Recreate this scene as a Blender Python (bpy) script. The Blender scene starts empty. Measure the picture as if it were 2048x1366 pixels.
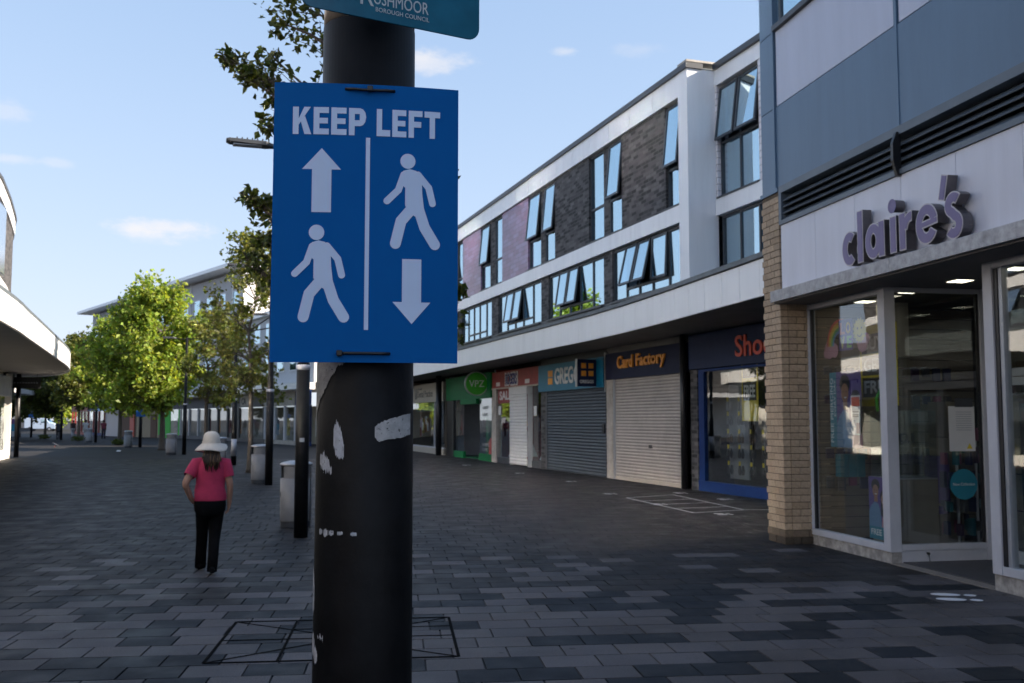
import bpy, math, random
from mathutils import Vector, Matrix
R = math.radians
sc = bpy.context.scene
COL = sc.collection
# ---------------------------------------------------------------- camera
cd = bpy.data.cameras.new('camera'); cam = bpy.data.objects.new('camera', cd); COL.objects.link(cam)
cam.location = (0, 0, 1.75); cam.rotation_euler = (R(94.5), 0, R(-18))
cd.lens = 35; cd.sensor_width = 36; cd.clip_end = 3000; cd.clip_start = 0.05
cd.dof.use_dof = True; cd.dof.focus_distance = 2.5; cd.dof.aperture_fstop = 11
sc.camera = cam
# ---------------------------------------------------------------- light
SUN_EL, SUN_AZ = 27.0, 115.0          # azimuth clockwise from +Y
w = bpy.data.worlds.new('World'); sc.world = w; w.use_nodes = True
nt = w.node_tree; nt.nodes.clear()
def N(tree, t, **k):
    n = tree.nodes.new(t)
    for a, b in k.items(): setattr(n, a, b)
    return n
out = N(nt, 'ShaderNodeOutputWorld'); bg = N(nt, 'ShaderNodeBackground'); sky = N(nt, 'ShaderNodeTexSky')
sky.sky_type = 'NISHITA'; sky.sun_disc = False; sky.sun_elevation = R(SUN_EL); sky.sun_rotation = R(SUN_AZ)
sky.altitude = 50; sky.air_density = 1.0; sky.dust_density = 0.5; sky.ozone_density = 1.5
bg.inputs['Strength'].default_value = 0.10
sky.dust_density = 0.3
# film-like shoulder over the whole sky, c/(c+k), then small fair-weather wisps from noise on the direction
L = nt.links.new
def VM(op, a, b):
    n = N(nt, 'ShaderNodeVectorMath', operation=op)
    for i, q in enumerate((a, b)):
        if isinstance(q, tuple): n.inputs[i].default_value = q
        else: L(q, n.inputs[i])
    return n.outputs[0]
SK, SKK = 3.5, 1.76
cc = VM('MULTIPLY', VM('DIVIDE', sky.outputs[0], VM('ADD', sky.outputs[0], (SKK, SKK, SKK))), (1.1*SK, 1.19*SK, 1.43*SK))
# a few small fair-weather clouds, each at its own place in the sky
tc = N(nt, 'ShaderNodeTexCoord')
no = N(nt, 'ShaderNodeTexNoise'); no.inputs['Scale'].default_value = 42; no.inputs['Detail'].default_value = 6; no.inputs['Roughness'].default_value = .62
mpn = N(nt, 'ShaderNodeMapping'); mpn.inputs['Scale'].default_value = (1, 1, 2.2); L(tc.outputs['Generated'], mpn.inputs[0]); L(mpn.outputs[0], no.inputs['Vector'])
last = cc
for cx, cy, cz, cw, ch, ca in [(-0.0246, 0.9835, 0.1794, 0.036, 0.0075, 0.62), (-0.0377, 0.9842, 0.1731, 0.03, 0.006, 0.3), (0.213, 0.9145, 0.3439, 0.034, 0.009, 0.5), (0.195, 0.9174, 0.3468, 0.02, 0.006, 0.35), (0.3363, 0.873, 0.3533, 0.011, 0.004, 0.35), (-0.155, 0.9607, 0.2302, 0.02, 0.004, 0.3), (-0.1171, 0.9659, 0.2309, 0.012, 0.004, 0.22), (-0.1587, 0.9497, 0.2699, 0.02, 0.008, 0.25), (0.401, 0.8454, 0.3529, 0.02, 0.006, 0.15), (-0.7, 0.5, 0.45, 0.12, 0.03, 0.5), (0.2, -0.8, 0.4, 0.15, 0.04, 0.5), (-0.6, -0.6, 0.5, 0.12, 0.03, 0.5), (0.7, 0.6, 0.35, 0.1, 0.02, 0.4)]:
    v = VM('MULTIPLY', VM('SUBTRACT', tc.outputs['Generated'], (cx, cy, cz)), (1/cw, 1/cw, 1/ch))
    ln_ = N(nt, 'ShaderNodeVectorMath', operation='LENGTH'); L(v, ln_.inputs[0])
    a1 = N(nt, 'ShaderNodeMath', operation='MULTIPLY_ADD'); L(no.outputs['Fac'], a1.inputs[0]); a1.inputs[1].default_value = -2.4; L(ln_.outputs['Value'], a1.inputs[2])
    mr = N(nt, 'ShaderNodeMapRange', interpolation_type='SMOOTHSTEP'); mr.inputs[1].default_value = .35; mr.inputs[2].default_value = -.95; mr.inputs[3].default_value = 0; mr.inputs[4].default_value = ca; L(a1.outputs[0], mr.inputs[0])
    mx = N(nt, 'ShaderNodeMixRGB'); mx.inputs[2].default_value = (3.7, 3.5, 3.4, 1); L(mr.outputs[0], mx.inputs[0]); L(last, mx.inputs[1]); last = mx.outputs[0]
L(last, bg.inputs[0]); L(bg.outputs[0], out.inputs[0])
sd = bpy.data.lights.new('sun', 'SUN'); sun = bpy.data.objects.new('sun', sd); COL.objects.link(sun)
sd.energy = 5.0; sd.angle = R(.53); sd.color = (1, .86, .70)
sv = Vector((math.sin(R(SUN_AZ))*math.cos(R(SUN_EL)), math.cos(R(SUN_AZ))*math.cos(R(SUN_EL)), math.sin(R(SUN_EL))))
sun.rotation_euler = sv.to_track_quat('Z', 'Y').to_euler(); sun.location = (30, -30, 40)
vs = sc.view_settings; vs.view_transform = 'Standard'; vs.look = 'None'; vs.gamma = 1; vs.exposure = 1.48
sc.cycles.use_denoising = True; sc.cycles.max_bounces = 8; sc.cycles.transparent_max_bounces = 16
sc.cycles.sample_clamp_indirect = 0; sc.cycles.blur_glossy = 0.0; sc.cycles.caustics_reflective = True

# ================================================================ helpers
class MB:
    def __init__(s): s.v = []; s.f = []
    def quad(s, *p):
        n = len(s.v); s.v += [tuple(q) for q in p]; s.f.append(tuple(range(n, n+len(p)))); return s
    def box(s, x0, y0, z0, x1, y1, z1):
        n = len(s.v)
        s.v += [(x, y, z) for z in (z0, z1) for y in (y0, y1) for x in (x0, x1)]
        for q in ((0,2,3,1),(4,5,7,6),(0,1,5,4),(1,3,7,5),(3,2,6,7),(2,0,4,6)): s.f.append(tuple(n+i for i in q))
        return s
    def bar(s, a, b, w, h, up=(0,0,1)):
        a = Vector(a); b = Vector(b); d = (b-a).normalized(); u = Vector(up)
        sx = d.cross(u)
        if sx.length < 1e-4: sx = d.cross(Vector((1,0,0)))
        sx.normalize(); u = sx.cross(d); n = len(s.v)
        for p in (a, b):
            for i, j in ((-1,-1),(1,-1),(1,1),(-1,1)): s.v.append(tuple(p+sx*(i*w/2)+u*(j*h/2)))
        s.f += [(n,n+3,n+2,n+1),(n+4,n+5,n+6,n+7)]+[(n+i,n+(i+1)%4,n+4+(i+1)%4,n+4+i) for i in range(4)]
        return s
    def prism(s, poly, h0, h1, f=None):       # polygon (a,b) -> f(a,b,h)
        f = f or (lambda a, b, h: (a, b, h)); n = len(s.v); k = len(poly)
        s.v += [f(a, b, h0) for a, b in poly]+[f(a, b, h1) for a, b in poly]
        s.f.append(tuple(n+k-1-i for i in range(k))); s.f.append(tuple(n+k+i for i in range(k)))
        s.f += [(n+i, n+(i+1)%k, n+k+(i+1)%k, n+k+i) for i in range(k)]
        return s
    def loft(s, rings, cap=True):
        n = len(s.v); k = len(rings[0])
        for r in rings: s.v += [tuple(p) for p in r]
        for j in range(len(rings)-1):
            for i in range(k):
                s.f.append((n+j*k+i, n+j*k+(i+1)%k, n+(j+1)*k+(i+1)%k, n+(j+1)*k+i))
        if cap:
            s.f.append(tuple(n+k-1-i for i in range(k))); s.f.append(tuple(n+(len(rings)-1)*k+i for i in range(k)))
        return s
    def tube(s, path, rad, n=8, cap=True):
        path = [Vector(p) for p in path]
        if not isinstance(rad, (list, tuple)): rad = [rad]*len(path)
        rings = []; ref = None
        for i, p in enumerate(path):
            d = (path[min(i+1, len(path)-1)]-path[max(i-1, 0)]).normalized()
            if ref is None: ref = Vector((1,0,0)) if abs(d.x) < .9 else Vector((0,1,0))
            a = (ref-d*ref.dot(d)).normalized(); b = d.cross(a); ref = a
            rings.append([p+(a*math.cos(t)+b*math.sin(t))*rad[i] for t in (2*math.pi*j/n for j in range(n))])
        return s.loft(rings, cap)
    def lathe(s, prof, n=20, c=(0,0,0), sy=1.0):
        return s.loft([[(c[0]+r*math.cos(t), c[1]+r*sy*math.sin(t), c[2]+z) for t in (2*math.pi*j/n for j in range(n))] for r, z in prof])
    def mesh(s, name):
        m = bpy.data.meshes.new(name); m.from_pydata(s.v, [], s.f); m.update(); return m
    def build(s, name, mat, parent=None, smooth=False, bevel=0, loc=None):
        return link(name, s.mesh(name), mat, parent, smooth, bevel, loc)
def link(name, me, mat, parent=None, smooth=False, bevel=0, loc=None):
    o = bpy.data.objects.new(name, me); COL.objects.link(o); o.parent = parent
    if mat and not me.materials: me.materials.append(mat)
    if smooth:
        for p in me.polygons: p.use_smooth = True
    if bevel:
        b = o.modifiers.new('bevel', 'BEVEL'); b.width = bevel; b.segments = 2; b.limit_method = 'ANGLE'
    if loc: o.location = loc
    return o
def tag(o, label=None, cat=None, group=None, kind=None):
    for k, v in (('label', label), ('category', cat), ('group', group), ('kind', kind)):
        if v: o[k] = v
    return o
def thing(name, label, cat, loc=(0,0,0), rz=0, group=None):
    o = bpy.data.objects.new(name, None); COL.objects.link(o); o.location = loc; o.rotation_euler = (0,0,rz); o.empty_display_size = .2
    return tag(o, label, cat, group, 'thing')
def part(name, parent): 
    o = bpy.data.objects.new(name, None); COL.objects.link(o); o.parent = parent; o.empty_display_size = .1; return o
def copy_tree(o, parent=None):
    c = o.copy(); COL.objects.link(c); c.parent = parent
    for ch in list(o.children): copy_tree(ch, c)
    return c
def bx(name, mat, parent, x0, y0, z0, x1, y1, z1, bevel=0):
    return MB().box(min(x0,x1), min(y0,y1), min(z0,z1), max(x0,x1), max(y0,y1), max(z0,z1)).build(name, mat, parent, bevel=bevel)

MATS = {}
def mat(name, col, rough=.6, metal=0, var=.12, vs_=6., bump=0., bs=60., spec=.5, stain=0, emit=0, objcol=False, aniso=None):
    if name in MATS: return MATS[name]
    m = bpy.data.materials.new(name); m.use_nodes = True; t = m.node_tree; b = t.nodes['Principled BSDF']
    b.inputs['Roughness'].default_value = rough; b.inputs['Metallic'].default_value = metal; b.inputs['Specular IOR Level'].default_value = spec
    tcx = N(t, 'ShaderNodeTexCoord'); src = tcx.outputs['Object']
    if aniso:
        mpp = N(t, 'ShaderNodeMapping'); mpp.inputs['Scale'].default_value = aniso; t.links.new(src, mpp.inputs[0]); src = mpp.outputs[0]
    c1 = tuple(x*(1-var) for x in col)+(1,); c2 = tuple(min(1, x*(1+var)) for x in col)+(1,)
    if var > 0:
        n = N(t, 'ShaderNodeTexNoise'); n.inputs['Scale'].default_value = vs_; n.inputs['Detail'].default_value = 6; n.inputs['Roughness'].default_value = .65
        t.links.new(src, n.inputs['Vector'])
        r = N(t, 'ShaderNodeValToRGB'); r.color_ramp.elements[0].position = .3; r.color_ramp.elements[1].position = .7
        r.color_ramp.elements[0].color = c1; r.color_ramp.elements[1].color = c2
        t.links.new(n.outputs['Fac'], r.inputs[0]); last = r.outputs[0]
        if stain:
            n2 = N(t, 'ShaderNodeTexNoise'); n2.inputs['Scale'].default_value = vs_*.35; n2.inputs['Detail'].default_value = 9; n2.inputs['Roughness'].default_value = .7
            t.links.new(src, n2.inputs['Vector'])
            r2 = N(t, 'ShaderNodeValToRGB'); r2.color_ramp.elements[0].position = .48; r2.color_ramp.elements[1].position = .68
            r2.color_ramp.elements[0].color = (0,0,0,1); r2.color_ramp.elements[1].color = (stain,)*3+(1,)
            t.links.new(n2.outputs['Fac'], r2.inputs[0])
            x = N(t, 'ShaderNodeMixRGB', blend_type='MIX'); x.inputs[2].default_value = tuple(q*.45 for q in col)+(1,)
            t.links.new(r2.outputs[0], x.inputs[0]); t.links.new(last, x.inputs[1]); last = x.outputs[0]
        if objcol:
            oi = N(t, 'ShaderNodeObjectInfo'); x = N(t, 'ShaderNodeMixRGB', blend_type='MULTIPLY'); x.inputs[0].default_value = 1
            t.links.new(last, x.inputs[1]); t.links.new(oi.outputs['Color'], x.inputs[2]); last = x.outputs[0]
        t.links.new(last, b.inputs['Base Color'])
    else: b.inputs['Base Color'].default_value = col+(1,)
    if bump:
        n3 = N(t, 'ShaderNodeTexNoise'); n3.inputs['Scale'].default_value = bs; n3.inputs['Detail'].default_value = 4
        t.links.new(src, n3.inputs['Vector'])
        bp = N(t, 'ShaderNodeBump'); bp.inputs['Strength'].default_value = bump; bp.inputs['Distance'].default_value = .01
        t.links.new(n3.outputs['Fac'], bp.inputs['Height']); t.links.new(bp.outputs[0], b.inputs['Normal'])
    if emit:
        b.inputs['Emission Color'].default_value = col+(1,); b.inputs['Emission Strength'].default_value = emit
    MATS[name] = m; return m
def glass_mat(name, r0=.05, tint=(.9,.95,.95), rough=0.0, wave=.06, gc=(1,1,1)):
    m = bpy.data.materials.new(name); m.use_nodes = True; t = m.node_tree; t.nodes.clear()
    o = N(t, 'ShaderNodeOutputMaterial'); tr = N(t, 'ShaderNodeBsdfTransparent'); gl = N(t, 'ShaderNodeBsdfGlossy'); lw = N(t, 'ShaderNodeLayerWeight'); lw.inputs[0].default_value = .5; pw = N(t, 'ShaderNodeMath', operation='POWER'); pw.inputs[1].default_value = 4.5; fr = N(t, 'ShaderNodeMath', operation='MULTIPLY_ADD', use_clamp=True); fr.inputs[1].default_value = 1-r0; fr.inputs[2].default_value = r0; t.links.new(lw.outputs['Facing'], pw.inputs[0]); t.links.new(pw.outputs[0], fr.inputs[0]); mix = N(t, 'ShaderNodeMixShader')
    tr.inputs[0].default_value = tint+(1,); gl.inputs['Roughness'].default_value = rough; gl.inputs['Color'].default_value = gc+(1,)
    # slight waviness so reflections break up a little from pane to pane
    n = N(t, 'ShaderNodeTexNoise'); n.inputs['Scale'].default_value = 1.3; tcx = N(t, 'ShaderNodeTexCoord'); t.links.new(tcx.outputs['Object'], n.inputs['Vector'])
    bp = N(t, 'ShaderNodeBump'); bp.inputs['Strength'].default_value = wave; bp.inputs['Distance'].default_value = .02
    if wave: t.links.new(n.outputs['Fac'], bp.inputs['Height']); t.links.new(bp.outputs[0], gl.inputs['Normal'])
    t.links.new(fr.outputs[0], mix.inputs[0]); t.links.new(tr.outputs[0], mix.inputs[1]); t.links.new(gl.outputs[0], mix.inputs[2]); t.links.new(mix.outputs[0], o.inputs[0])
    return m
def brick_mat(name, c1, c2, mortar, bw, bh, mort=.01, axis='Y', rough=.8, bump=.5, offset=.5):
    m = bpy.data.materials.new(name); m.use_nodes = True; t = m.node_tree; b = t.nodes['Principled BSDF']; b.inputs['Roughness'].default_value = rough
    tcx = N(t, 'ShaderNodeTexCoord'); sp = N(t, 'ShaderNodeSeparateXYZ'); cb = N(t, 'ShaderNodeCombineXYZ')
    t.links.new(tcx.outputs['Object'], sp.inputs[0]); t.links.new(sp.outputs[{'Y':1,'X':0}[axis]], cb.inputs[0]); t.links.new(sp.outputs[2], cb.inputs[1])
    br = N(t, 'ShaderNodeTexBrick'); br.offset = offset; br.inputs['Scale'].default_value = 1; br.inputs['Brick Width'].default_value = bw; br.inputs['Row Height'].default_value = bh
    br.inputs['Mortar Size'].default_value = mort; br.inputs['Color1'].default_value = c1+(1,); br.inputs['Color2'].default_value = c2+(1,); br.inputs['Mortar'].default_value = mortar+(1,)
    br.inputs['Bias'].default_value = -.2
    t.links.new(cb.outputs[0], br.inputs['Vector'])
    n = N(t, 'ShaderNodeTexNoise'); n.inputs['Scale'].default_value = 3; n.inputs['Detail'].default_value = 6; t.links.new(cb.outputs[0], n.inputs['Vector'])
    x = N(t, 'ShaderNodeMixRGB', blend_type='OVERLAY'); x.inputs[0].default_value = .5; t.links.new(br.outputs['Color'], x.inputs[1]); t.links.new(n.outputs['Fac'], x.inputs[2])
    t.links.new(x.outputs[0], b.inputs['Base Color'])
    bp = N(t, 'ShaderNodeBump'); bp.inputs['Strength'].default_value = bump; bp.inputs['Distance'].default_value = .01; bp.invert = True
    t.links.new(br.outputs['Fac'], bp.inputs['Height']); t.links.new(bp.outputs[0], b.inputs['Normal'])
    MATS[name] = m; return m

# text laid on a plane: right vector, facing normal; fitted into width / height
def frame(origin, right, up):
    r = Vector(right).normalized(); u = Vector(up).normalized(); n = r.cross(u)
    return Matrix(((r.x,u.x,n.x,origin[0]),(r.y,u.y,n.y,origin[1]),(r.z,u.z,n.z,origin[2]),(0,0,0,1)))
def text(s, name, m, parent, origin, right, up, wd, ht, depth=.01, bold=0.0, shear=0.0):
    c = bpy.data.curves.new(name, 'FONT'); c.body = s; c.offset = bold; c.extrude = .02; c.shear = shear; c.resolution_u = 3
    o = bpy.data.objects.new(name, c); COL.objects.link(o)
    bpy.context.view_layer.update()
    me = bpy.data.meshes.new_from_object(o.evaluated_get(bpy.context.evaluated_depsgraph_get()))
    bpy.data.objects.remove(o); bpy.data.curves.remove(c)
    xs = [v.co.x for v in me.vertices]; ys = [v.co.y for v in me.vertices]
    sx = wd/(max(xs)-min(xs)); sy = ht/(max(ys)-min(ys)) if ht else sx
    x0, y0 = min(xs), min(ys)
    for v in me.vertices: v.co = ((v.co.x-x0)*sx, (v.co.y-y0)*sy, v.co.z/.04*depth+depth/2)
    me.materials.clear(); me.name = name
    ob = link(name, me, m, parent); ob.matrix_local = frame(origin, right, up); return ob
# flat 2D strokes and shapes for printed or built-up marks
def stroke(pts, wd, cap=True, n=6):
    """outline polygon of a round-capped polyline"""
    pts = [Vector(p) for p in pts]; lft = []; rgt = []
    for i, p in enumerate(pts):
        a = (p-pts[i-1]).normalized() if i else (pts[1]-p).normalized()
        b = (pts[i+1]-p).normalized() if i < len(pts)-1 else a
        t = (a+b).normalized(); nn = Vector((-t.y, t.x)); k = 1/max(.5, nn.dot(Vector((-a.y, a.x))))
        lft.append(p+nn*wd/2*k); rgt.append(p-nn*wd/2*k)
    res = list(rgt)
    if cap:
        d = (pts[-1]-pts[-2]).normalized(); a0 = math.atan2(d.y, d.x)
        res += [pts[-1]+Vector((math.cos(a0-math.pi/2+math.pi*j/n), math.sin(a0-math.pi/2+math.pi*j/n)))*wd/2 for j in range(1, n)]
    res += lft[::-1]
    if cap:
        d = (pts[0]-pts[1]).normalized(); a0 = math.atan2(d.y, d.x)
        res += [pts[0]+Vector((math.cos(a0-math.pi/2+math.pi*j/n), math.sin(a0-math.pi/2+math.pi*j/n)))*wd/2 for j in range(1, n)]
    return [(p.x, p.y) for p in res]
def circ(x, y, r, n=20, a0=0, a1=360, ry=None):
    ry = ry or r; full = abs(a1-a0) >= 360; k = n if full else n+1
    return [(x+r*math.cos(R(a0+(a1-a0)*i/n)), y+ry*math.sin(R(a0+(a1-a0)*i/n))) for i in range(k)]
def flat(name, m, parent, polys, F, th=.002):
    """polygons (a,b) in the plane of matrix F, each a hair prouder than the last"""
    b = MB()
    for i, p in enumerate(polys): b.prism(p, 0, th+i*.0002)
    o = b.build(name, m, parent); o.matrix_local = F; return o
# ================================================================ materials
M = {}
M['fascia'] = mat('white_fascia_panel', (.86,.86,.87), .3, spec=.7, var=.03, vs_=1.5, stain=.16, aniso=(3,3,.3))
M['white_render'] = mat('white_render', (.78,.76,.72), .8, var=.05, vs_=2, bump=.1, stain=.15)
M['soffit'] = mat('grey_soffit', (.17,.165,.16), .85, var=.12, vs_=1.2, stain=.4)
M['dark_metal'] = mat('dark_grey_metal', (.045,.05,.058), .45, var=.15, vs_=3)
M['flash'] = mat('lead_flashing', (.10,.12,.135), .5, var=.3, vs_=3, stain=.4)
M['frame'] = mat('anthracite_frame', (.035,.04,.048), .4, var=.1)
M['black'] = mat('black_paint', (.012,.012,.014), .4, var=.2, vs_=20)
M['post'] = mat('post_black_paint', (.008,.0083,.0095), .5, var=.4, vs_=14, bump=.08, bs=70, spec=.16)
M['dbrick'] = brick_mat('dark_brick', (.022,.021,.023), (.15,.142,.145), (.085,.082,.08), .30, .10, .011)
M['purple'] = brick_mat('purple_cladding', (.20,.09,.17), (.27,.19,.34), (.09,.05,.09), .62, .155, .008, rough=.3, bump=.3)
M['wtile'] = brick_mat('white_tile', (.72,.68,.70), (.78,.74,.76), (.3,.28,.28), .42, .16, .008, rough=.3)
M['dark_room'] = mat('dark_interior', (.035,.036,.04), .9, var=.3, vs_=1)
M['fill_curtain'] = mat('pale_fill_curtain', (.55,.55,.56), .9, var=.12, vs_=3, aniso=(1,9,.3))
M['glass'] = glass_mat('window_glass', .62, (.62,.72,.80), gc=(.74,.93,1.0), wave=.04)
M['sunglass'] = glass_mat('sunlit_window_glass', .9, (.5,.55,.56), .17, 0)
M['shopglass'] = glass_mat('shop_glass', .075, (.92,.95,.95))
M['white'] = mat('white_paint', (.72,.72,.74), .4, var=.04)
M['white_alu'] = mat('white_aluminium', (.50,.51,.56), .35, var=.05, vs_=4, stain=.2)
M['alu'] = mat('grey_aluminium', (.36,.38,.42), .35, metal=.4, var=.08)
M['granite'] = mat('speckled_stone', (.33,.31,.29), .7, var=.5, vs_=9, bump=.3, bs=120, stain=.6)
M['stone'] = mat('pale_stone', (.40,.37,.33), .8, var=.2, vs_=5, bump=.2, stain=.5)
M['clad_dark'] = mat('blue_grey_cladding', (.085,.15,.235), .38, var=.10, vs_=.9, stain=.10, aniso=(2.5,2.5,.35))
M['clad_light'] = mat('pale_blue_cladding', (.46,.49,.60), .38, var=.06, vs_=.9, stain=.08, aniso=(2.5,2.5,.35))
M['sign_white'] = mat('white_sign_panel', (.62,.63,.71), .35, var=.05, vs_=1.4, stain=.13, aniso=(3,3,.3))
M['louvre'] = mat('louvre_metal', (.09,.115,.145), .4, var=.15, vs_=2)
M['mortar'] = mat('brown_mortar', (.10,.075,.05), .95, var=.2, vs_=20)
M['ybrick'] = mat('buff_brick', (.41,.32,.235), .85, var=.22, vs_=25, bump=.4, bs=150, objcol=True)
M['tin'] = mat('galvanised_strip', (.33,.33,.35), .42, metal=.35, var=.35, vs_=9, stain=.5)
M['floor_tile'] = mat('entrance_tile', (.20,.175,.155), .6, var=.12, vs_=8)
M['lamp_on'] = mat('ceiling_light_lit', (1,.93,.72), .5, var=0, emit=1.6)
M['blue'] = mat('royal_blue_paint', (.006,.028,.125), .5, spec=.2, var=.1)
M['navy'] = mat('navy_panel', (.012,.017,.05), .5, spec=.15, var=.1)
M['navy2'] = mat('slate_navy_panel', (.022,.034,.085), .5, spec=.15, var=.1)
M['orange'] = mat('orange_letters', (.75,.30,.03), .4, var=.05)
M['redl'] = mat('red_letters', (.60,.06,.03), .4, var=.05)
M['teal'] = mat('teal_panel', (.0,.13,.24), .4, var=.08)
M['green'] = mat('green_panel', (.003,.125,.04), .5, var=.1, spec=.15)
M['green2'] = mat('lime_green', (.04,.36,.02), .4, var=.05)
M['red'] = mat('red_panel', (.24,.025,.025), .5, var=.2)
M['cream'] = mat('cream_panel', (.42,.38,.32), .6, var=.08)
M['yellow'] = mat('yellow_print', (.62,.47,.02), .5, var=.05)
M['shutter'] = mat('beige_shutter', (.40,.362,.33), .45, metal=.15, var=.1, vs_=2, stain=.35)
M['shutter_d'] = mat('slate_shutter', (.055,.068,.085), .45, var=.15, vs_=2, stain=.2)
M['shutter_w'] = mat('white_shutter', (.60,.60,.60), .5, var=.05, stain=.1)
M['steel'] = mat('galvanised_steel', (.42,.42,.43), .38, metal=.75, var=.12, vs_=6)
M['bin'] = mat('bin_grey_paint', (.20,.20,.205), .45, var=.12, vs_=5, stain=.4)
M['bark'] = mat('bark', (.085,.07,.055), .9, var=.35, vs_=14, bump=.6, bs=50, aniso=(1,1,.3))
M['joint'] = mat('joint_dirt', (.006,.006,.006), .95, spec=.05, var=.3, vs_=20)
M['skin'] = mat('skin', (.42,.23,.16), .55, var=.06, vs_=12)
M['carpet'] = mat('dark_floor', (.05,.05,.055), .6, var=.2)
M['slat'] = mat('tan_slatwall', (.20,.165,.13), .55, var=.06)
M['paper'] = mat('white_paper', (.62,.62,.62), .8, var=.03)
M['markpaint'] = mat('white_floor_tape', (.50,.50,.52), .7, var=.3, vs_=25, stain=.5)

def slab_mat(name, attr):
    m = bpy.data.materials.new(name); m.use_nodes = True; t = m.node_tree; b = t.nodes['Principled BSDF']; b.inputs['Specular IOR Level'].default_value = .12
    g = N(t, 'ShaderNodeNewGeometry'); 
    if attr: a = N(t, 'ShaderNodeAttribute', attribute_name='tint'); c = a.outputs['Color']
    else: a = N(t, 'ShaderNodeObjectInfo'); c = a.outputs['Color']
    def noise(s, d, p0, c0, p1, c1):
        n = N(t, 'ShaderNodeTexNoise'); n.inputs['Scale'].default_value = s; n.inputs['Detail'].default_value = d; t.links.new(g.outputs['Position'], n.inputs['Vector'])
        r = N(t, 'ShaderNodeValToRGB'); r.color_ramp.elements[0].position = p0; r.color_ramp.elements[1].position = p1
        r.color_ramp.elements[0].color = (c0,)*3+(1,); r.color_ramp.elements[1].color = (c1,)*3+(1,); t.links.new(n.outputs['Fac'], r.inputs[0]); return n, r.outputs[0]
    def mul(x, y):
        q = N(t, 'ShaderNodeMixRGB', blend_type='MULTIPLY'); q.inputs[0].default_value = 1; t.links.new(x, q.inputs[1]); t.links.new(y, q.inputs[2]); return q.outputs[0]
    n1, grain = noise(130, 2, .32, .55, .70, 1.5)
    n2, blot = noise(1.1, 8, .35, .72, .65, 1.2)
    n3, gum = noise(9, 2, .22, .62, .30, 1.0)
    vo = N(t, 'ShaderNodeTexVoronoi'); vo.inputs['Scale'].default_value = 2.3; t.links.new(g.outputs['Position'], vo.inputs['Vector'])
    vr = N(t, 'ShaderNodeValToRGB'); vr.color_ramp.interpolation = 'EASE'; vr.color_ramp.elements[0].position = .05; vr.color_ramp.elements[1].position = .075
    vr.color_ramp.elements[0].color = (.5,.5,.5,1); vr.color_ramp.elements[1].color = (1,1,1,1); t.links.new(vo.outputs['Distance'], vr.inputs[0])
    t.links.new(mul(mul(mul(mul(c, grain), blot), gum), vr.outputs[0]), b.inputs['Base Color'])
    n4, rr = noise(2.2, 6, .3, .45, .7, .72); t.links.new(rr, b.inputs['Roughness'])
    bp = N(t, 'ShaderNodeBump'); bp.inputs['Strength'].default_value = .35; bp.inputs['Distance'].default_value = .004
    t.links.new(n1.outputs['Fac'], bp.inputs['Height']); t.links.new(bp.outputs[0], b.inputs['Normal'])
    return m
M['slab'] = slab_mat('paving_slab', False); M['slab_far'] = slab_mat('paving_slab_far', True)

# ================================================================ ground and paving
PA = R(11.5); PV = Vector((math.sin(PA), math.cos(PA))); PU = Vector((PV.y, -PV.x))
gm = bpy.data.materials.new('far_paving'); gm.use_nodes = True; t = gm.node_tree; b = t.nodes['Principled BSDF']; b.inputs['Roughness'].default_value = .7; b.inputs['Specular IOR Level'].default_value = .12
tcx = N(t, 'ShaderNodeTexCoord'); mpp = N(t, 'ShaderNodeMapping'); mpp.inputs['Rotation'].default_value = (0,0,PA); t.links.new(tcx.outputs['Object'], mpp.inputs[0])
br = N(t, 'ShaderNodeTexBrick'); br.inputs['Scale'].default_value = 1; br.inputs['Brick Width'].default_value = .42; br.inputs['Row Height'].default_value = .34; br.inputs['Mortar Size'].default_value = .006
br.inputs['Color1'].default_value = (.030,.0295,.031,1); br.inputs['Color2'].default_value = (.036,.034,.034,1); br.inputs['Mortar'].default_value = (.03,.03,.03,1)
t.links.new(mpp.outputs[0], br.inputs['Vector'])
n = N(t, 'ShaderNodeTexNoise'); n.inputs['Scale'].default_value = .5; n.inputs['Detail'].default_value = 8; t.links.new(tcx.outputs['Object'], n.inputs['Vector'])
x = N(t, 'ShaderNodeMixRGB', blend_type='OVERLAY'); x.inputs[0].default_value = .5; t.links.new(br.outputs[0], x.inputs[1]); t.links.new(n.outputs['Fac'], x.inputs[2]); t.links.new(x.outputs[0], b.inputs['Base Color'])
ground = MB().quad((-1500,-400,-.012),(1500,-400,-.012),(1500,2500,-.012),(-1500,2500,-.012)).build('pavement', gm)
tag(ground, 'grey concrete slab paving of the pedestrian street', kind='structure')
rnd = random.Random(5)
SW, SH, J = .42, .34, .006
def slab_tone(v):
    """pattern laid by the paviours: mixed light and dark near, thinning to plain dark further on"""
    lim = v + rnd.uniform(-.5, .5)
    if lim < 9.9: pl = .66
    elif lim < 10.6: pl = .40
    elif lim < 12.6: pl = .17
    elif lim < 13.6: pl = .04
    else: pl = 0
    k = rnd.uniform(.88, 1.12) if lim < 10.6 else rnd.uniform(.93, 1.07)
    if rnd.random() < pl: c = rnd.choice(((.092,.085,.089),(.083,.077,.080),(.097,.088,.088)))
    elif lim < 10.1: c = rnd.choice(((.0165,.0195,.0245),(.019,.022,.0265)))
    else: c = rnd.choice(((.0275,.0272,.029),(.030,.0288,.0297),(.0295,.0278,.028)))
    return tuple(q*k for q in c)
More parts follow.
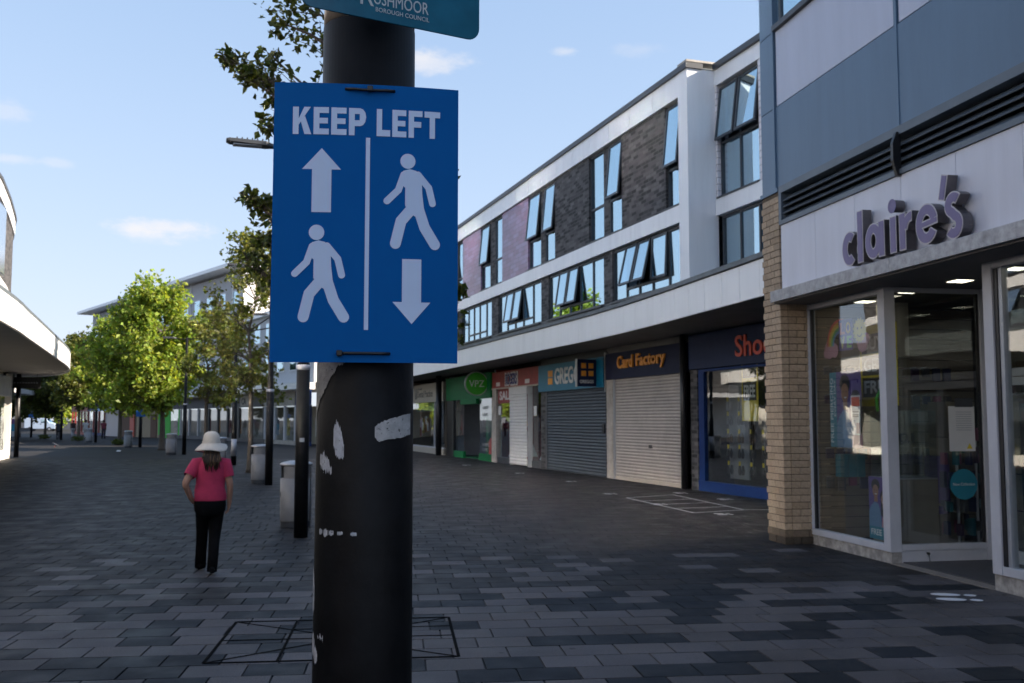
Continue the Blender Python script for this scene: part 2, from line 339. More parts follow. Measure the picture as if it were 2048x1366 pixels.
def slab_geo(mb, a0, a1, b0, b1, dz=0, tilt=(0,0)):
    e = .004
    def W(a, b, z): p = PU*a+PV*b; return (p.x, p.y, z)
    n = len(mb.v)
    mb.v += [W(a0,b0,-.03),W(a1,b0,-.03),W(a1,b1,-.03),W(a0,b1,-.03)]
    mb.v += [W(a0+e,b0+e,dz),W(a1-e,b0+e,dz+tilt[0]),W(a1-e,b1-e,dz+tilt[0]+tilt[1]),W(a0+e,b1-e,dz+tilt[1])]
    mb.f += [(n+4,n+5,n+6,n+7)]+[(n+i,n+(i+1)%4,n+4+(i+1)%4,n+4+i) for i in range(4)]
unit = MB(); s_ = (SW-J)/2; h_ = (SH-J)/2; e = .004
unit.v = [(-s_,-h_,-.03),(s_,-h_,-.03),(s_,h_,-.03),(-s_,h_,-.03),(-s_+e,-h_+e,0),(s_-e,-h_+e,0),(s_-e,h_-e,0),(-s_+e,h_-e,0)]
unit.f = [(4,5,6,7)]+[(i,(i+1)%4,4+(i+1)%4,4+i) for i in range(4)]
unit_me = unit.mesh('paving_slab'); unit_me.materials.append(M['slab'])
CY = R(18)
def incam(x, y, m=.6):
    d = x*math.sin(CY)+y*math.cos(CY); l = x*math.cos(CY)-y*math.sin(CY)
    return d > 5.6 and abs(l) < d*.5143+m, d
far = MB(); tints = []; cand = []
for j in range(int(3/SH), int(46/SH)):
    b0 = j*SH; off = (j % 2)*SW/2+rnd.choice((0, 0, .07, -.06))
    for i in range(-72, 82):
        a0 = i*SW+off; p = PU*(a0+SW/2)+PV*(b0+SH/2)
        ok, d = incam(p.x, p.y)
        if not ok or p.x > 12.3 or p.x < -26: continue
        cand.append((d, a0, b0, p))
cand.sort(key=lambda q: q[0])
near = 0
for d, a0, b0, p in cand:
    c = slab_tone(b0)
    if near < 300 and d > 6.3:
        o = bpy.data.objects.new('paving_slab', unit_me); COL.objects.link(o); o.parent = ground
        o.location = (p.x, p.y, rnd.uniform(-.0012, .0012)); o.rotation_euler = (rnd.uniform(-.003,.003), rnd.uniform(-.003,.003), -PA+rnd.uniform(-.003,.003))
        o.color = c+(1,); near += 1
    else:
        slab_geo(far, a0+J/2, a0+SW-J/2, b0+J/2, b0+SH-J/2, rnd.uniform(-.001,.001)); tints += [c+(1,)]*8
fo = far.build('further_slabs', M['slab_far'], ground); fo['kind'] = 'stuff'
at = fo.data.color_attributes.new('tint', 'FLOAT_COLOR', 'POINT'); at.data.foreach_set('color', [q for c in tints for q in c])

# recessed service cover between the slabs (dark steel edges and seams)
mh = thing('inspection_cover', 'large recessed paving cover with dark steel edges beside the near post', 'cover', (1.2, 8.2, .0035), -PA)
def seam(name, a, b, wd): return MB().bar((a[0],a[1],0),(b[0],b[1],0), wd, .004).build(name, M['joint'], mh)
W2, H2 = .92, .74
for a, b in (((-W2,-H2),(W2,-H2)),((-W2,H2),(W2,H2)),((-W2,-H2),(-W2,H2)),((W2,-H2),(W2,H2))): seam('edge_bar', a, b, .024)
seam('seam', (-W2+.52,-H2),(-W2+.52,H2), .02); seam('seam', (.42,-H2),(.42,H2), .016); seam('seam', (-W2,.0),(W2,.0), .012); seam('seam', (-W2+.52,.37),(W2,.37), .009)
for sx in (-1, 1):
    for sy in (-1, 1): seam('lifting_seam', (sx*W2, sy*H2), (sx*.12, sy*.14), .010)
# painted queue box and footprints for distancing
qb = thing('queue_box', 'white taped queueing box on the paving before the card shop', 'floor marking', (0,0,.0045))
def tape(a, b, wd=.045): MB().bar((a[0],a[1],0),(b[0],b[1],0), wd, .003).build('tape_line', M['markpaint'], qb)
A, B, C_, D = (9.42,20.67),(10.85,21.2),(10.35,17.23),(9.12,16.97)
for p, q in ((A,B),(B,C_),(C_,D),(D,A)): tape(p, q)
for k in (.25,.5,.75): tape([A[i]+(D[i]-A[i])*k for i in (0,1)], [B[i]+(C_[i]-B[i])*(k+.06) for i in (0,1)], .03)
tape((10.35,17.23),(11.3,17.0), .04)
def footprints(x, y, rz, label, s=1.0):
    t_ = thing('footprint_sticker', label, 'floor sticker', (x, y, .006), rz, 'distancing footprints on the paving')
    for sx in (-1, 1):
        o = MB(); o.prism([(sx*.1*s+a*s, b*s) for a, b in circ(0, .05, .055, 16, ry=.105)], 0, .002).prism([(sx*.1*s+a*s, b*s) for a, b in circ(0, -.12, .04, 12, ry=.045)], 0, .002)
        o.build('footprint', M['white'], t_)
footprints(7.25, 8.15, R(60), 'large white footprints on the paving by the near shop entrance', 1.35)
footprints(9.55, 21.9, R(80), 'white footprints just left of the queue box, on its far side')
footprints(9.35, 18.9, R(80), 'white footprints left of the queue box, on its near side')
footprints(9.5, 16.55, R(80), 'white footprints nearest the camera beside the queue box')
footprints(11.3, 19.6, R(80), 'white footprints between the queue box and the blue shoe shop window')
footprints(11.25, 21.6, R(80), 'white footprints before the black drainpipe')
footprints(10.4, 26.6, R(80), 'white footprints before the beige shutter')
footprints(10.4, 31.2, R(80), 'white footprints before the dark slate shutter')
footprints(10.3, 37.4, R(80), 'white footprints before the bridal and red sale shop')
# ================================================================ right terrace building (street runs along +Y)
XF = 11.2
tb = thing('terrace_building', 'long white and dark brick terrace with upper windows over a continuous shop canopy', 'building', (12, 36, 0))
tb.location = (0,0,0)
RT, UP = (0,-1,0), (0,0,1)          # reading direction on walls that face the street from the right
Y0, Y1 = 20.8, 62.0
# core, so that nothing is see-through
bx('core_wall', M['dark_room'], tb, XF+1.6, 13.2, 4.7, 24, Y1, 10.1)  # dark colour stands in for unlit room depth behind the windows
bx('roof', M['flash'], tb, XF+.3, Y0+.02, 10.1, 24, Y1, 10.2)
bx('roof', M['flash'], tb, 12.4, 13.2, 10.1, 24, Y0-.02, 10.18)
bx('floor_slab', M['dark_room'], tb, XF+.32, 20.9, 6.55, 13, Y1, 6.85)
# parapet panels with open joints, band panels, dark roof edge
def run(name, m, x0, x1, y0, y1, z0, z1, step, parent=tb, gap=.012):
    n_ = max(1, round((y1-y0)/step)); s = (y1-y0)/n_
    for i in range(n_): bx(name, m, parent, x0, y0+i*s+gap/2, z0, x1, y0+(i+1)*s-gap/2, z1)
run('parapet_panel', M['fascia'], XF-.04, XF+.3, 21.28, Y1, 9.58, 10.14, 1.42)
bx('roof_edge', M['dark_metal'], tb, XF-.1, 20.75, 10.145, XF+.36, Y1, 10.28)
run('band_panel', M['fascia'], XF-.04, XF+.3, 21.28, Y1, 6.5, 6.92, 1.42)
bx('end_fin', M['fascia'], tb, XF-.05, 20.8, 4.3, XF+.75, 21.27, 10.14)
bx('fin_cap', M['stone'], tb, XF-.09, 20.74, 10.29, XF+.78, 21.2, 10.34)
bx('upstand_wall', M['dark_metal'], tb, XF+.02, 21.28, 4.4, XF+.28, Y1, 5.02)
# recessed bay beside the fin
XR = 11.9
bx('recess_parapet', M['fascia'], tb, XR-.02, 13.2, 9.76, XR+.3, 20.79, 10.14)
bx('roof_edge', M['dark_metal'], tb, XR-.1, 13.2, 10.145, XR+.36, 20.73, 10.28)
bx('recess_band', M['fascia'], tb, XR-.03, 13.2, 6.6, XR+.3, 20.79, 7.0)
bx('tile_wall', M['wtile'], tb, XR, 13.2, 7.0, XR+.3, 18.9, 9.76)
bx('tile_wall', M['wtile'], tb, XR, 13.2, 4.4, XR+.3, 18.3, 6.6)
bx('tile_wall', M['wtile'], tb, XR, 20.72, 7.0, XR+.3, 20.795, 9.76)
bx('upstand_wall', M['dark_metal'], tb, XR, 18.3, 4.3, XR+.3, 20.79, 4.95)
def window(x, y0, y1, cells, name='window', zbot=None, fill_curtain=None, parent=tb):
    """cells: (ya, yb, za, zb, tilt degrees) ; fixed ones tilt 0. Frames and panes are sub-parts of one window"""
    wn = part(name, parent); z0 = min(c[2] for c in cells); z1 = max(c[3] for c in cells); fw = .055
    f = MB(); xi = x+.09
    f.box(xi, y0, z0, xi+.09, y0+fw, z1).box(xi, y1-fw, z0, xi+.09, y1, z1).box(xi, y0+fw, z1-fw, xi+.09, y1-fw, z1).box(xi, y0+fw, z0, xi+.09, y1-fw, z0+fw)
    done = set()
    for ya, yb, za, zb, tl in cells:
        if ya > y0+.01 and ('y', ya) not in done: f.box(xi+.01, ya-.03, z0+fw, xi+.08, ya+.03, z1-fw); done.add(('y', ya))
    for ya, yb, za, zb, tl in cells:
        if za > z0+.01 and (za, ya) not in done: f.box(xi+.005, ya+.031, za-.03, xi+.085, yb-.031, za+.03); done.add((za, ya))
    f.build('frame', M['frame'], wn)
    bx('sill', M['dark_metal'], wn, x-.05, y0, z0-.05, x+.18, y1, z0-.002)
    for ya, yb, za, zb, tl in cells:
        if not tl:
            MB().box(xi+.04, ya+.035, za+.035, xi+.05, yb-.035, zb-.035).build('pane', M['glass'], wn)
        else:                                   # top-hung sash swung out at the bottom
            c_, s_ = math.cos(R(tl)), math.sin(R(tl)); h = zb-za-.06; top = zb-.03
            def P(y, d, o): return (xi+.02-s_*d-c_*o, y, top-c_*d+s_*o)
            def sb(mb, ya_, yb_, d0, d1, o0, o1):
                n = len(mb.v); mb.v += [P(yy, dd, oo) for oo in (o0,o1) for dd in (d0,d1) for yy in (ya_,yb_)]
                for q in ((0,2,3,1),(4,5,7,6),(0,1,5,4),(1,3,7,5),(3,2,6,7),(2,0,4,6)): mb.f.append(tuple(n+i for i in q))
            sf = MB(); a, b_ = ya+.03, yb-.03
            sb(sf, a, a+.06, 0, h, 0, .05); sb(sf, b_-.06, b_, 0, h, 0, .05); sb(sf, a+.06, b_-.06, 0, .06, 0, .05); sb(sf, a+.06, b_-.06, h-.06, h, 0, .05)
            sash = sf.build('sash', M['frame'], wn)
            g = MB(); sb(g, a+.055, b_-.055, .055, h-.055, .02, .03); g.build('pane', M['glass'], wn)
    if fill_curtain:
        for ya, yb in fill_curtain:
            c = MB(); k = max(4, int((yb-ya)/.07)); xs = [x+.45+.04*math.sin(i*1.9) for i in range(k+1)]
            for i in range(k): c.quad((xs[i], ya+(yb-ya)*i/k, z0+.03), (xs[i+1], ya+(yb-ya)*(i+1)/k, z0+.03), (xs[i+1], ya+(yb-ya)*(i+1)/k, z1-.03), (xs[i], ya+(yb-ya)*i/k, z1-.03))
            c.build('fill_curtain', M['fill_curtain'], wn, smooth=True)  # pale sheet added to lift the panes toward sky brightness
    return wn
ZU0, ZU1, ZM = 6.97, 9.55, 7.95
ups = [(21.29,22.12,6,0),(24.78,25.73,5.5,0),(26.1,27.14,0,0),(30.04,31.09,5.5,0),(31.5,32.73,6,0),(35.77,36.8,0,0),(37.47,38.68,5.5,0),(41.5,42.5,0,1),(42.9,44.0,7,0),(47.1,48.1,0,1),(48.5,49.6,8,1),(52.7,53.7,0,1),(54.1,55.2,0,1)]
for a, b_, tl, cu in ups:
    window(XF, a, b_, [(a,b_,ZU0,ZM,0),(a,b_,ZM,ZU1,tl)], fill_curtain=[(a+.1, a+(b_-a)*.75)] if cu else None)
walls = [(22.12,24.78,'dbrick'),(25.73,26.1,'dbrick'),(27.14,30.04,'dbrick'),(31.09,31.5,'dbrick'),(32.73,35.77,'purple'),(36.8,37.47,'dbrick'),(38.68,41.5,'purple'),(42.5,42.9,'dbrick'),(44.0,47.1,'dbrick'),(48.1,48.5,'dbrick'),(49.6,52.7,'dbrick'),(53.7,54.1,'dbrick'),(55.2,Y1,'purple')]
for a, b_, m in walls: bx('brick_panel' if m == 'dbrick' else 'purple_panel', M[m], tb, XF+(.03 if b_-a > 1 else .08), a, 6.925, XF+.3, b_, 9.575)
ZL0, ZL1 = 5.02, 6.47
low = [(21.29,25.5),(26.1,30.71),(31.43,36.32),(37.2,41.7),(42.4,46.9),(47.6,52.2),(53,57.6)]
for i, (a, b_) in enumerate(low):
    wd = b_-a; e1, e2, e3, e4 = a+wd*.2, a+wd*.42, a+wd*.61, a+wd*.8
    zt = ZL0+.28; tl = 0 if i in (3, 5) else (13 if i == 0 else 8.5)
    cells = [(a,e1,ZL0,ZL1,0),(e1,e2,ZL0,zt,0),(e1,e2,zt,ZL1,0 if i else 0),(e2,e3,ZL0,zt,0),(e2,e3,zt,ZL1,tl),(e3,e4,ZL0,zt,0),(e3,e4,zt,ZL1,tl),(e4,b_,ZL0,ZL1,0)]
    if i == 0: cells[2] = (e1,e2,zt,ZL1,3)
    window(XF, a, b_, cells, fill_curtain=[(e4+.1,b_-.1),(e2,e2+.5)] if i in (0, 2) else None)
    nx = low[i+1][0] if i < len(low)-1 else Y1
    bx('brick_pier', M['dbrick'], tb, XF+.05, b_, 5.02, XF+.3, nx, 6.495)
window(XR, 18.9, 20.72, [(18.9,19.85,7.04,8.35,0),(19.85,20.72,7.04,8.35,0),(18.9,19.85,8.35,9.72,7),(19.85,20.72,8.35,9.72,7)], fill_curtain=[(19.0,19.6)])
window(XR, 18.3, 20.7, [(18.3,19.1,4.95,6.58,0),(19.1,19.9,4.95,6.58,0),(19.9,20.7,4.95,6.58,0)], fill_curtain=[(18.4,19.3)])
# canopy: curved front edge swinging out toward the near end
EDGE = [(9.3,13.45),(9.42,14.75),(9.58,16.2),(9.74,17.75),(9.9,19.2),(10.05,20.7),(10.2,22.6),(10.32,25.0),(10.35,29),(10.36,33),(10.4,40),(10.5,48.6),(10.6,60)]
def at_y(edge, y):
    for (xa, ya), (xb, yb) in zip(edge, edge[1:]):
        if ya <= y <= yb: return xa+(xb-xa)*(y-ya)/(yb-ya)
    return edge[-1][0] if y > edge[-1][1] else edge[0][0]
def canopy(edge, xin, z0, z1, parent, sgn, step, fm, sm, tm):
    ys = [p[1] for p in edge]
    sf = MB(); tp = MB()
    for (xa, ya), (xb, yb) in zip(edge, edge[1:]):
        sf.quad((xa+sgn*.06, ya, z0+.02), (xb+sgn*.06, yb, z0+.02), (xin, yb, z0+.02), (xin, ya, z0+.02))
        tp.quad((xa, ya, z1+.01), (xb, yb, z1+.01), (xin, yb, z1+.01), (xin, ya, z1+.01))
    sf.build('soffit', sm, parent); tp.build('canopy_roof', tm, parent)
    n_ = round((ys[-1]-ys[0])/step); s = (ys[-1]-ys[0])/n_
    for i in range(n_):
        ya = ys[0]+i*s+.005; yb = ya+s-.010
        xa, xb = at_y(edge, ya), at_y(edge, yb); b_ = MB(); t_ = sgn*.06
        b_.v = [(xa,ya,z0),(xb,yb,z0),(xb+t_,yb,z0),(xa+t_,ya,z0),(xa,ya,z1),(xb,yb,z1),(xb+t_,yb,z1),(xa+t_,ya,z1)]
        b_.f = [(0,3,2,1),(4,5,6,7),(0,1,5,4),(1,2,6,5),(2,3,7,6),(3,0,4,7)]
        b_.build('fascia_panel', fm, parent)
    for (xa, ya), (xb, yb) in zip(edge, edge[1:]):
        MB().bar((xa+sgn*.03,ya,z1+.065),(xb+sgn*.03,yb,z1+.065), .16, .09).build('capping', M['flash'], parent)
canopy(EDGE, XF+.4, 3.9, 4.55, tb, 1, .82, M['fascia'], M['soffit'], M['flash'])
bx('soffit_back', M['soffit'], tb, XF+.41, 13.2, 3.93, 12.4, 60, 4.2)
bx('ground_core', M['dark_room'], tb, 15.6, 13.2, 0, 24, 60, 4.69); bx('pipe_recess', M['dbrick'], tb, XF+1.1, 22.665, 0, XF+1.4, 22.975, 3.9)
bx('end_wall', M['dbrick'], tb, 12.2, 60.01, 0, 24, 62, 4.6)
bx('end_wall', M['dbrick'], tb, XF+.35, 62.01, 4.4, 24, 62.3, 10.1)

# ---------------------------------------------------------------- shop fronts under the canopy, one thing each
XS = 12.15
def corrugated(name, m, parent, x, y0, y1, z0, z1, pitch, depth=.018):
    n_ = int((z1-z0)/pitch); b_ = MB(); prof = []
    for i in range(n_):
        za = z0+(z1-z0)*i/n_; h = (z1-z0)/n_
        prof += [(0, za), (-depth*.8, za+h*.25), (-depth, za+h*.5), (-depth*.7, za+h*.8), (0, za+h*.95)]
    prof.append((0, z1))
    for (xa, za), (xb, zb) in zip(prof, prof[1:]): b_.quad((x+xa,y1,za),(x+xa,y0,za),(x+xb,y0,zb),(x+xb,y1,zb))
    return b_.build(name, m, parent)
def shop_shell(t_, y0, y1, wall='dark_room', depth=3.2):
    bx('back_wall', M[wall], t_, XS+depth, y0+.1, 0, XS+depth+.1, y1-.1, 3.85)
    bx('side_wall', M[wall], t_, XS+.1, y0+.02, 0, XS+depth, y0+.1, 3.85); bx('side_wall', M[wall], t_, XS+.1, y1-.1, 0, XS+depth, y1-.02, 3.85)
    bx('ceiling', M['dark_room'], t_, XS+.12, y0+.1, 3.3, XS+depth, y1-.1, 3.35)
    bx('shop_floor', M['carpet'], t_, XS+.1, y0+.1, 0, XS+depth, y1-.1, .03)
# shoe shop
s = thing('shoe_shop_front', 'shoe shop front with slate sign, blue frame and hanging sandals', 'shop front')
shop_shell(s, 14.0, 22.6, 'dark_room', 1.1)
sg = bx('sign_board', M['navy2'], s, XS-.06, 13.6, 3.02, XS+.1, 22.66, 3.9)
text('Shoe', 'lettering', M['redl'], s, (XS-.063, 20.35, 3.2), RT, UP, 1.55, .5, .03, .015)
fr = MB(); 
for a in (22.02, 18.95, 15.6): fr.box(XS, a, .25, XS+.1, a+.27, 3.0)
fr.box(XS, 14, 2.94, XS+.1, 18.95, 3.0).box(XS, 19.22, 2.94, XS+.1, 22.02, 3.0)
fr.build('window_frame', M['blue'], s); bx('stall_riser', M['blue'], s, XS-.02, 14, 0, XS+.12, 22.3, .25)
bx('brick_jamb', M['dbrick'], s, XS-.02, 22.31, 0, XS+.2, 22.66, 3.0)
for a, b_ in ((19.22,22.02),(15.87,18.95)): bx('pane', M['shopglass'], s, XS+.05, a, .25, XS+.06, b_, 2.94)
bx('display_back', M['alu'], s, XS+.75, 21.2, .3, XS+.78, 22.1, 3.0)
bn = thing('free_banner', 'yellow hanging FREE banner inside the shoe shop window', 'banner', (XS+.25, 20.3, 0))
bx('sheet', M['yellow'], bn, 0, -.35, 1.72, .01, .35, 3.15)
for z in (2.2, 2.72): bx('black_block', M['black'], bn, -.006, -.29, z, -.001, .29, z+.43)
text('FREE', 'lettering', M['paper'], bn, (-.008, .24, 2.27), RT, UP, .48, .29, .003, .03)
rnd = random.Random(3)
shoe_cols = [mat('sandal_dark', (.03,.03,.035), .6), mat('sandal_brown', (.10,.06,.035), .6), mat('sandal_grey', (.25,.25,.27), .6)]
k = 0
for r_, z in enumerate((.55, .95, 1.32, 1.75, 2.1)):
    for c_ in range(4 if r_ < 3 else 3):
        y = 21.75-c_*.52; k += 1
        p_ = thing('hanging_sandals', 'pair of sandals on card, row %s, %s in the shoe shop window' % (('lowest','second','third','fourth','top')[r_], ('far left','second from left','third from left','far right')[c_]), 'sandals', (XS+.55, y, z), 0, 'sandals hung in the shoe shop window')
        m_ = shoe_cols[(r_*2+c_*3+(1 if r_ == 1 else 0)) % 3]
        MB().bar((0,0,.02),(0,0,.3),.008,.008).build('hook', M['steel'], p_)
        for sx in (-1, 1):
            MB().loft([[(.0+.035*math.cos(t_)*q, sx*.075+.055*math.sin(t_)*q, zz) for t_ in (2*math.pi*i/10 for i in range(10))] for zz, q in ((-.13,.4),(-.11,.85),(-.03,1),(.03,.8),(.06,.75),(.10,.5))]).build('sandal', m_, p_, smooth=True)
        bx('tag_card', M['yellow'], p_, -.045, -.04, .10, -.04, .04, .2)
tag(MB().tube([(0,0,0),(0,0,3.92)], .085, 12).build('drainpipe', M['black'], None, smooth=True, loc=(XS-.12, 22.86, 0)), 'black drainpipe between beige shutter and shoe shop', 'drainpipe')
# card shop
s = thing('card_shop_front', 'card shop front with navy sign, orange letters and beige shutter', 'shop front')
bx('sign_board', M['navy'], s, XS-.08, 22.98, 2.96, XS+.1, 27.92, 3.74)
text('Card', 'lettering', M['orange'], s, (XS-.085, 26.98, 3.25), RT, UP, 1.08, .37, .05, .02); text('Factory', 'lettering', M['orange'], s, (XS-.085, 25.68, 3.16), RT, UP, 1.8, .46, .05, .02)
corrugated('shutter', M['shutter'], s, XS, 23.0, 27.36, .1, 2.96, .088)
bx('bottom_rail', M['cream'], s, XS-.03, 23.0, .0, XS+.03, 27.36, .1); bx('lock', M['black'], s, XS-.03, 24.9, .97, XS, 25.1, 1.06)
bx('guide_rail', M['alu'], s, XS-.04, 27.37, 0, XS+.05, 27.47, 2.955); bx('pilaster', M['stone'], s, XS-.05, 27.48, 0, XS+.2, 27.95, 2.955)
bx('sign_edge', M['steel'], s, XS-.1, 27.925, 2.6, XS+.1, 27.985, 3.8)
bx('header', M['soffit'], s, XS, 22.98, 3.745, XS+.1, 28, 3.95)
# bakery
s = thing('bakery_front', 'bakery front with teal sign and dark slate shutter', 'shop front')
bx('sign_board', M['teal'], s, XS-.12, 28.02, 2.75, XS+.1, 33.95, 3.68)
for i in (0, 1):
    for j in (0, 1): bx('orange_square', M['orange'], s, XS-.135, 32.45+i*.24, 2.98+j*.26, XS-.121, 32.65+i*.24, 3.2+j*.26)
text('GREGGS', 'lettering', M['paper'], s, (XS-.125, 32.22, 2.96), RT, UP, 2.6, .56, .02, .02)
corrugated('shutter', M['shutter_d'], s, XS, 28.05, 33.24, .0, 2.75, .1, .03)
bx('lock_box', M['black'], s, XS-.06, 28.12, 1.35, XS-.03, 28.3, 1.62); bx('guide_rail', M['dark_metal'], s, XS-.03, 33.25, 0, XS+.08, 33.45, 2.75)
bx('jamb', M['dbrick'], s, XS-.02, 33.46, 0, XS+.2, 33.95, 2.75); bx('header', M['black'], s, XS, 28, 3.685, XS+.1, 34, 3.95)
ps = thing('projecting_sign', 'navy projecting bakery sign with four orange squares', 'sign', (XS-.13, 28.6, 3.2))
bx('sign_box', M['navy'], ps, -.62, -.06, -.42, 0, .06, .42, .01); bx('edge_frame', M['steel'], ps, -.65, -.07, -.43, -.625, .07, .43)
for i in (0, 1):
    for j in (0, 1): bx('orange_square', M['orange'], ps, -.5+i*.24, -.068, -.1+j*.24, -.34+i*.24, -.061, .06+j*.24)
text('GREGGS', 'lettering', M['paper'], ps, (-.55, -.062, -.32), (1,0,0), UP, .46, .1, .004, .02)
# bridal / sale shop
s = thing('sale_shop_front', 'shop front with dull red sign, SALE poster and white shutter door', 'shop front')
shop_shell(s, 34.0, 39.9, 'red', 2.2)
bx('sign_board', M['red'], s, XS-.06, 34.02, 3.06, XS+.1, 39.9, 3.7); bx('sign_ledge', M['cream'], s, XS-.09, 34.02, 3.0, XS+.1, 39.9, 3.055)
text('ROGERS', 'lettering_back', M['paper'], s, (XS-.066, 38.1, 3.08), RT, UP, 1.66, .56, .01, .07)
text('ROGERS', 'lettering', mat('blue_letters', (.02,.03,.16), .5), s, (XS-.08, 38.0, 3.14), RT, UP, 1.46, .44, .01, .02)
for y in (39.3, 35.6): bx('sign_plate', M['paper'], s, XS-.07, y-.5, 3.12, XS-.062, y, 3.28)
bx('window_poster', M['red'], s, XS+.02, 37.35, 2.42, XS+.03, 39.3, 3.0)
text('SALE', 'lettering', M['paper'], s, (XS+.018, 39.1, 2.55), RT, UP, 1.6, .36, .004, .03)
bx('pane', M['shopglass'], s, XS+.05, 37.2, .25, XS+.06, 39.35, 3.0); bx('pane', M['shopglass'], s, XS+.05, 34.0, .25, XS+.06, 35.0, 3.0)
bx('stall_riser', M['dark_metal'], s, XS, 34.0, 0, XS+.1, 39.35, .25); bx('pilaster', M['stone'], s, XS-.05, 39.36, 0, XS+.2, 39.9, 3.0)
corrugated('shutter_door', M['shutter_w'], s, XS-.16, 35.06, 37.16, .05, 2.72, .12, .02); bx('shutter_hood', M['shutter_w'], s, XS-.2, 35.03, 2.73, XS+.04, 37.19, 3.0); bx('shutter_side', M['shutter_w'], s, XS-.15, 35.02, 0, XS+.04, 35.06, 2.72); bx('shutter_side', M['shutter_w'], s, XS-.15, 37.165, 0, XS+.04, 37.2, 2.72)
for y, z in ((39.1,1.95),(37.6,1.1),(34.7,1.9)): bx('notice', M['paper'], s, XS+.02, y-.17, z, XS+.03, y+.17, z+.36)
for i, (y, lab) in enumerate(((38.1,'white wedding dress left of the white shutter door'),(34.4,'white wedding dress right of the white shutter door'))):
    d_ = thing('wedding_dress', lab, 'dress', (XS+.7, y, .28))
    prof = [(.55,0),(.42,.35),(.28,.75),(.15,1.05),(.12,1.12),(.16,1.3),(.14,1.42),(.05,1.46)]
    MB().loft([[(r_*(1+.10*math.sin(9*t_)*(1 if z < .9 else 0))*math.cos(t_), r_*(1+.10*math.sin(9*t_)*(1 if z < .9 else 0))*math.sin(t_), z) for t_ in (2*math.pi*i/36 for i in range(36))] for r_, z in prof]).build('gown', M['white'], d_, smooth=True)
    MB().tube([(0,0,-.05),(0,0,.1)], .02, 6).build('stand', M['dark_metal'], d_)
sh_ = thing('toy_shelf', 'shelf of bright goods behind the SALE window', 'shelf', (XS+.5, 38.2, 1.5))
bx('shelf_board', M['cream'], sh_, 0, -.9, 0, .3, .9, .03)
for i in range(8): bx('toy_box', [M['orange'], M['yellow'], M['redl'], M['green2']][i % 4], sh_, .05, -.85+i*.21, .031, .2, -.7+i*.21, .13+.06*(i % 3))
# vape shop
s = thing('vape_shop_front', 'green fronted shop with round logo and open white interior', 'shop front')
shop_shell(s, 40.0, 47.7, 'alu', 2.6)
bx('sign_board', M['green'], s, XS-.1, 40.0, 2.68, XS+.1, 47.6, 3.75); bx('sign_tab', M['green'], s, XS-.1, 42.2, 2.45, XS+.05, 44.9, 2.675)
text('VPZ', 'lettering', M['paper'], s, (XS-.105, 43.6, 2.95), RT, UP, 1.5, .62, .015, .02)
lg = thing('round_sign', 'round lime green projecting logo sign on the green shop', 'sign', (XS-.55, 40.6, 3.28), 0)
MB().prism(circ(0,0,.52,28), -.05, .05, lambda a, b, h: (a, -h, b)).build('rim', M['steel'], lg); MB().prism(circ(0,0,.47,28), .05, .06, lambda a, b, h: (a, -h, b)).build('disc', M['green2'], lg)
text('VPZ', 'lettering', M['paper'], lg, (-.33,-.061,-.14), (1,0,0), UP, .66, .28, .006)
MB().bar((.5,0,0),(.62,0,0),.05,.05).build('bracket', M['dark_metal'], lg)
bx('pane', M['shopglass'], s, XS+.02, 40.1, .3, XS+.03, 42.0, 2.68); bx('pane', M['shopglass'], s, XS+.02, 44.6, .3, XS+.03, 46.4, 2.68)
bx('stall_riser', M['green'], s, XS-.02, 40.0, 0, XS+.1, 42.0, .3); bx('stall_riser', M['green'], s, XS-.02, 44.6, 0, XS+.1, 46.4, .3)
bx('dark_jamb', M['black'], s, XS-.03, 46.4, 0, XS+.2, 47.6, 2.68); bx('side_post', M['stone'], s, XS-.05, 39.91, 0, XS+.06, 39.99, 2.68)
bx('doorway_floor', M['green'], s, XS+.11, 42.0, .031, XS+.9, 44.6, .06)
for z, wd in ((2.2,.9),(1.9,.8),(.62,1.0),(.4,.8)): text('VAPE', 'window_lettering', M['alu'], s, (XS+.012, 41.6, z), RT, UP, wd, .14, .002, .01)
cn = thing('display_column', 'tall green display column in the open vape shop', 'display', (XS+1.0, 44.2, .03))
bx('column_body', M['green'], cn, 0, -.22, 0, .3, .22, 2.0, .02); bx('base', M['green'], cn, -.1, -.5, 0, .45, .5, .1); bx('screen', M['black'], cn, -.03, .23, .9, .02, .5, 2.2)
fx = thing('fire_extinguisher', 'red fire extinguisher on the vape shop floor', 'extinguisher', (XS+.7, 42.5, .061))
MB().lathe([(.02,0),(.11,.01),(.12,.05),(.12,.72),(.07,.84),(.03,.88)], 14).build('cylinder', M['redl'], fx, smooth=True)
MB().bar((0,0,.88),(0,0,.98),.05,.05).build('valve', M['black'], fx); MB().tube([(0,0,.95),(.14,.05,.85),(.15,.06,.4)], .018, 6).build('hose', M['black'], fx); bx('stand', M['redl'], fx, -.3, -.3, -.03, .2, .3, -.001)
tag(MB().tube([(0,0,0),(0,0,3.92)], .15, 14).build('canopy_column', M['black'], None, smooth=True, loc=(XS-.35, 48.05, 0)), 'black round canopy column between green shop and dental practice', 'column')
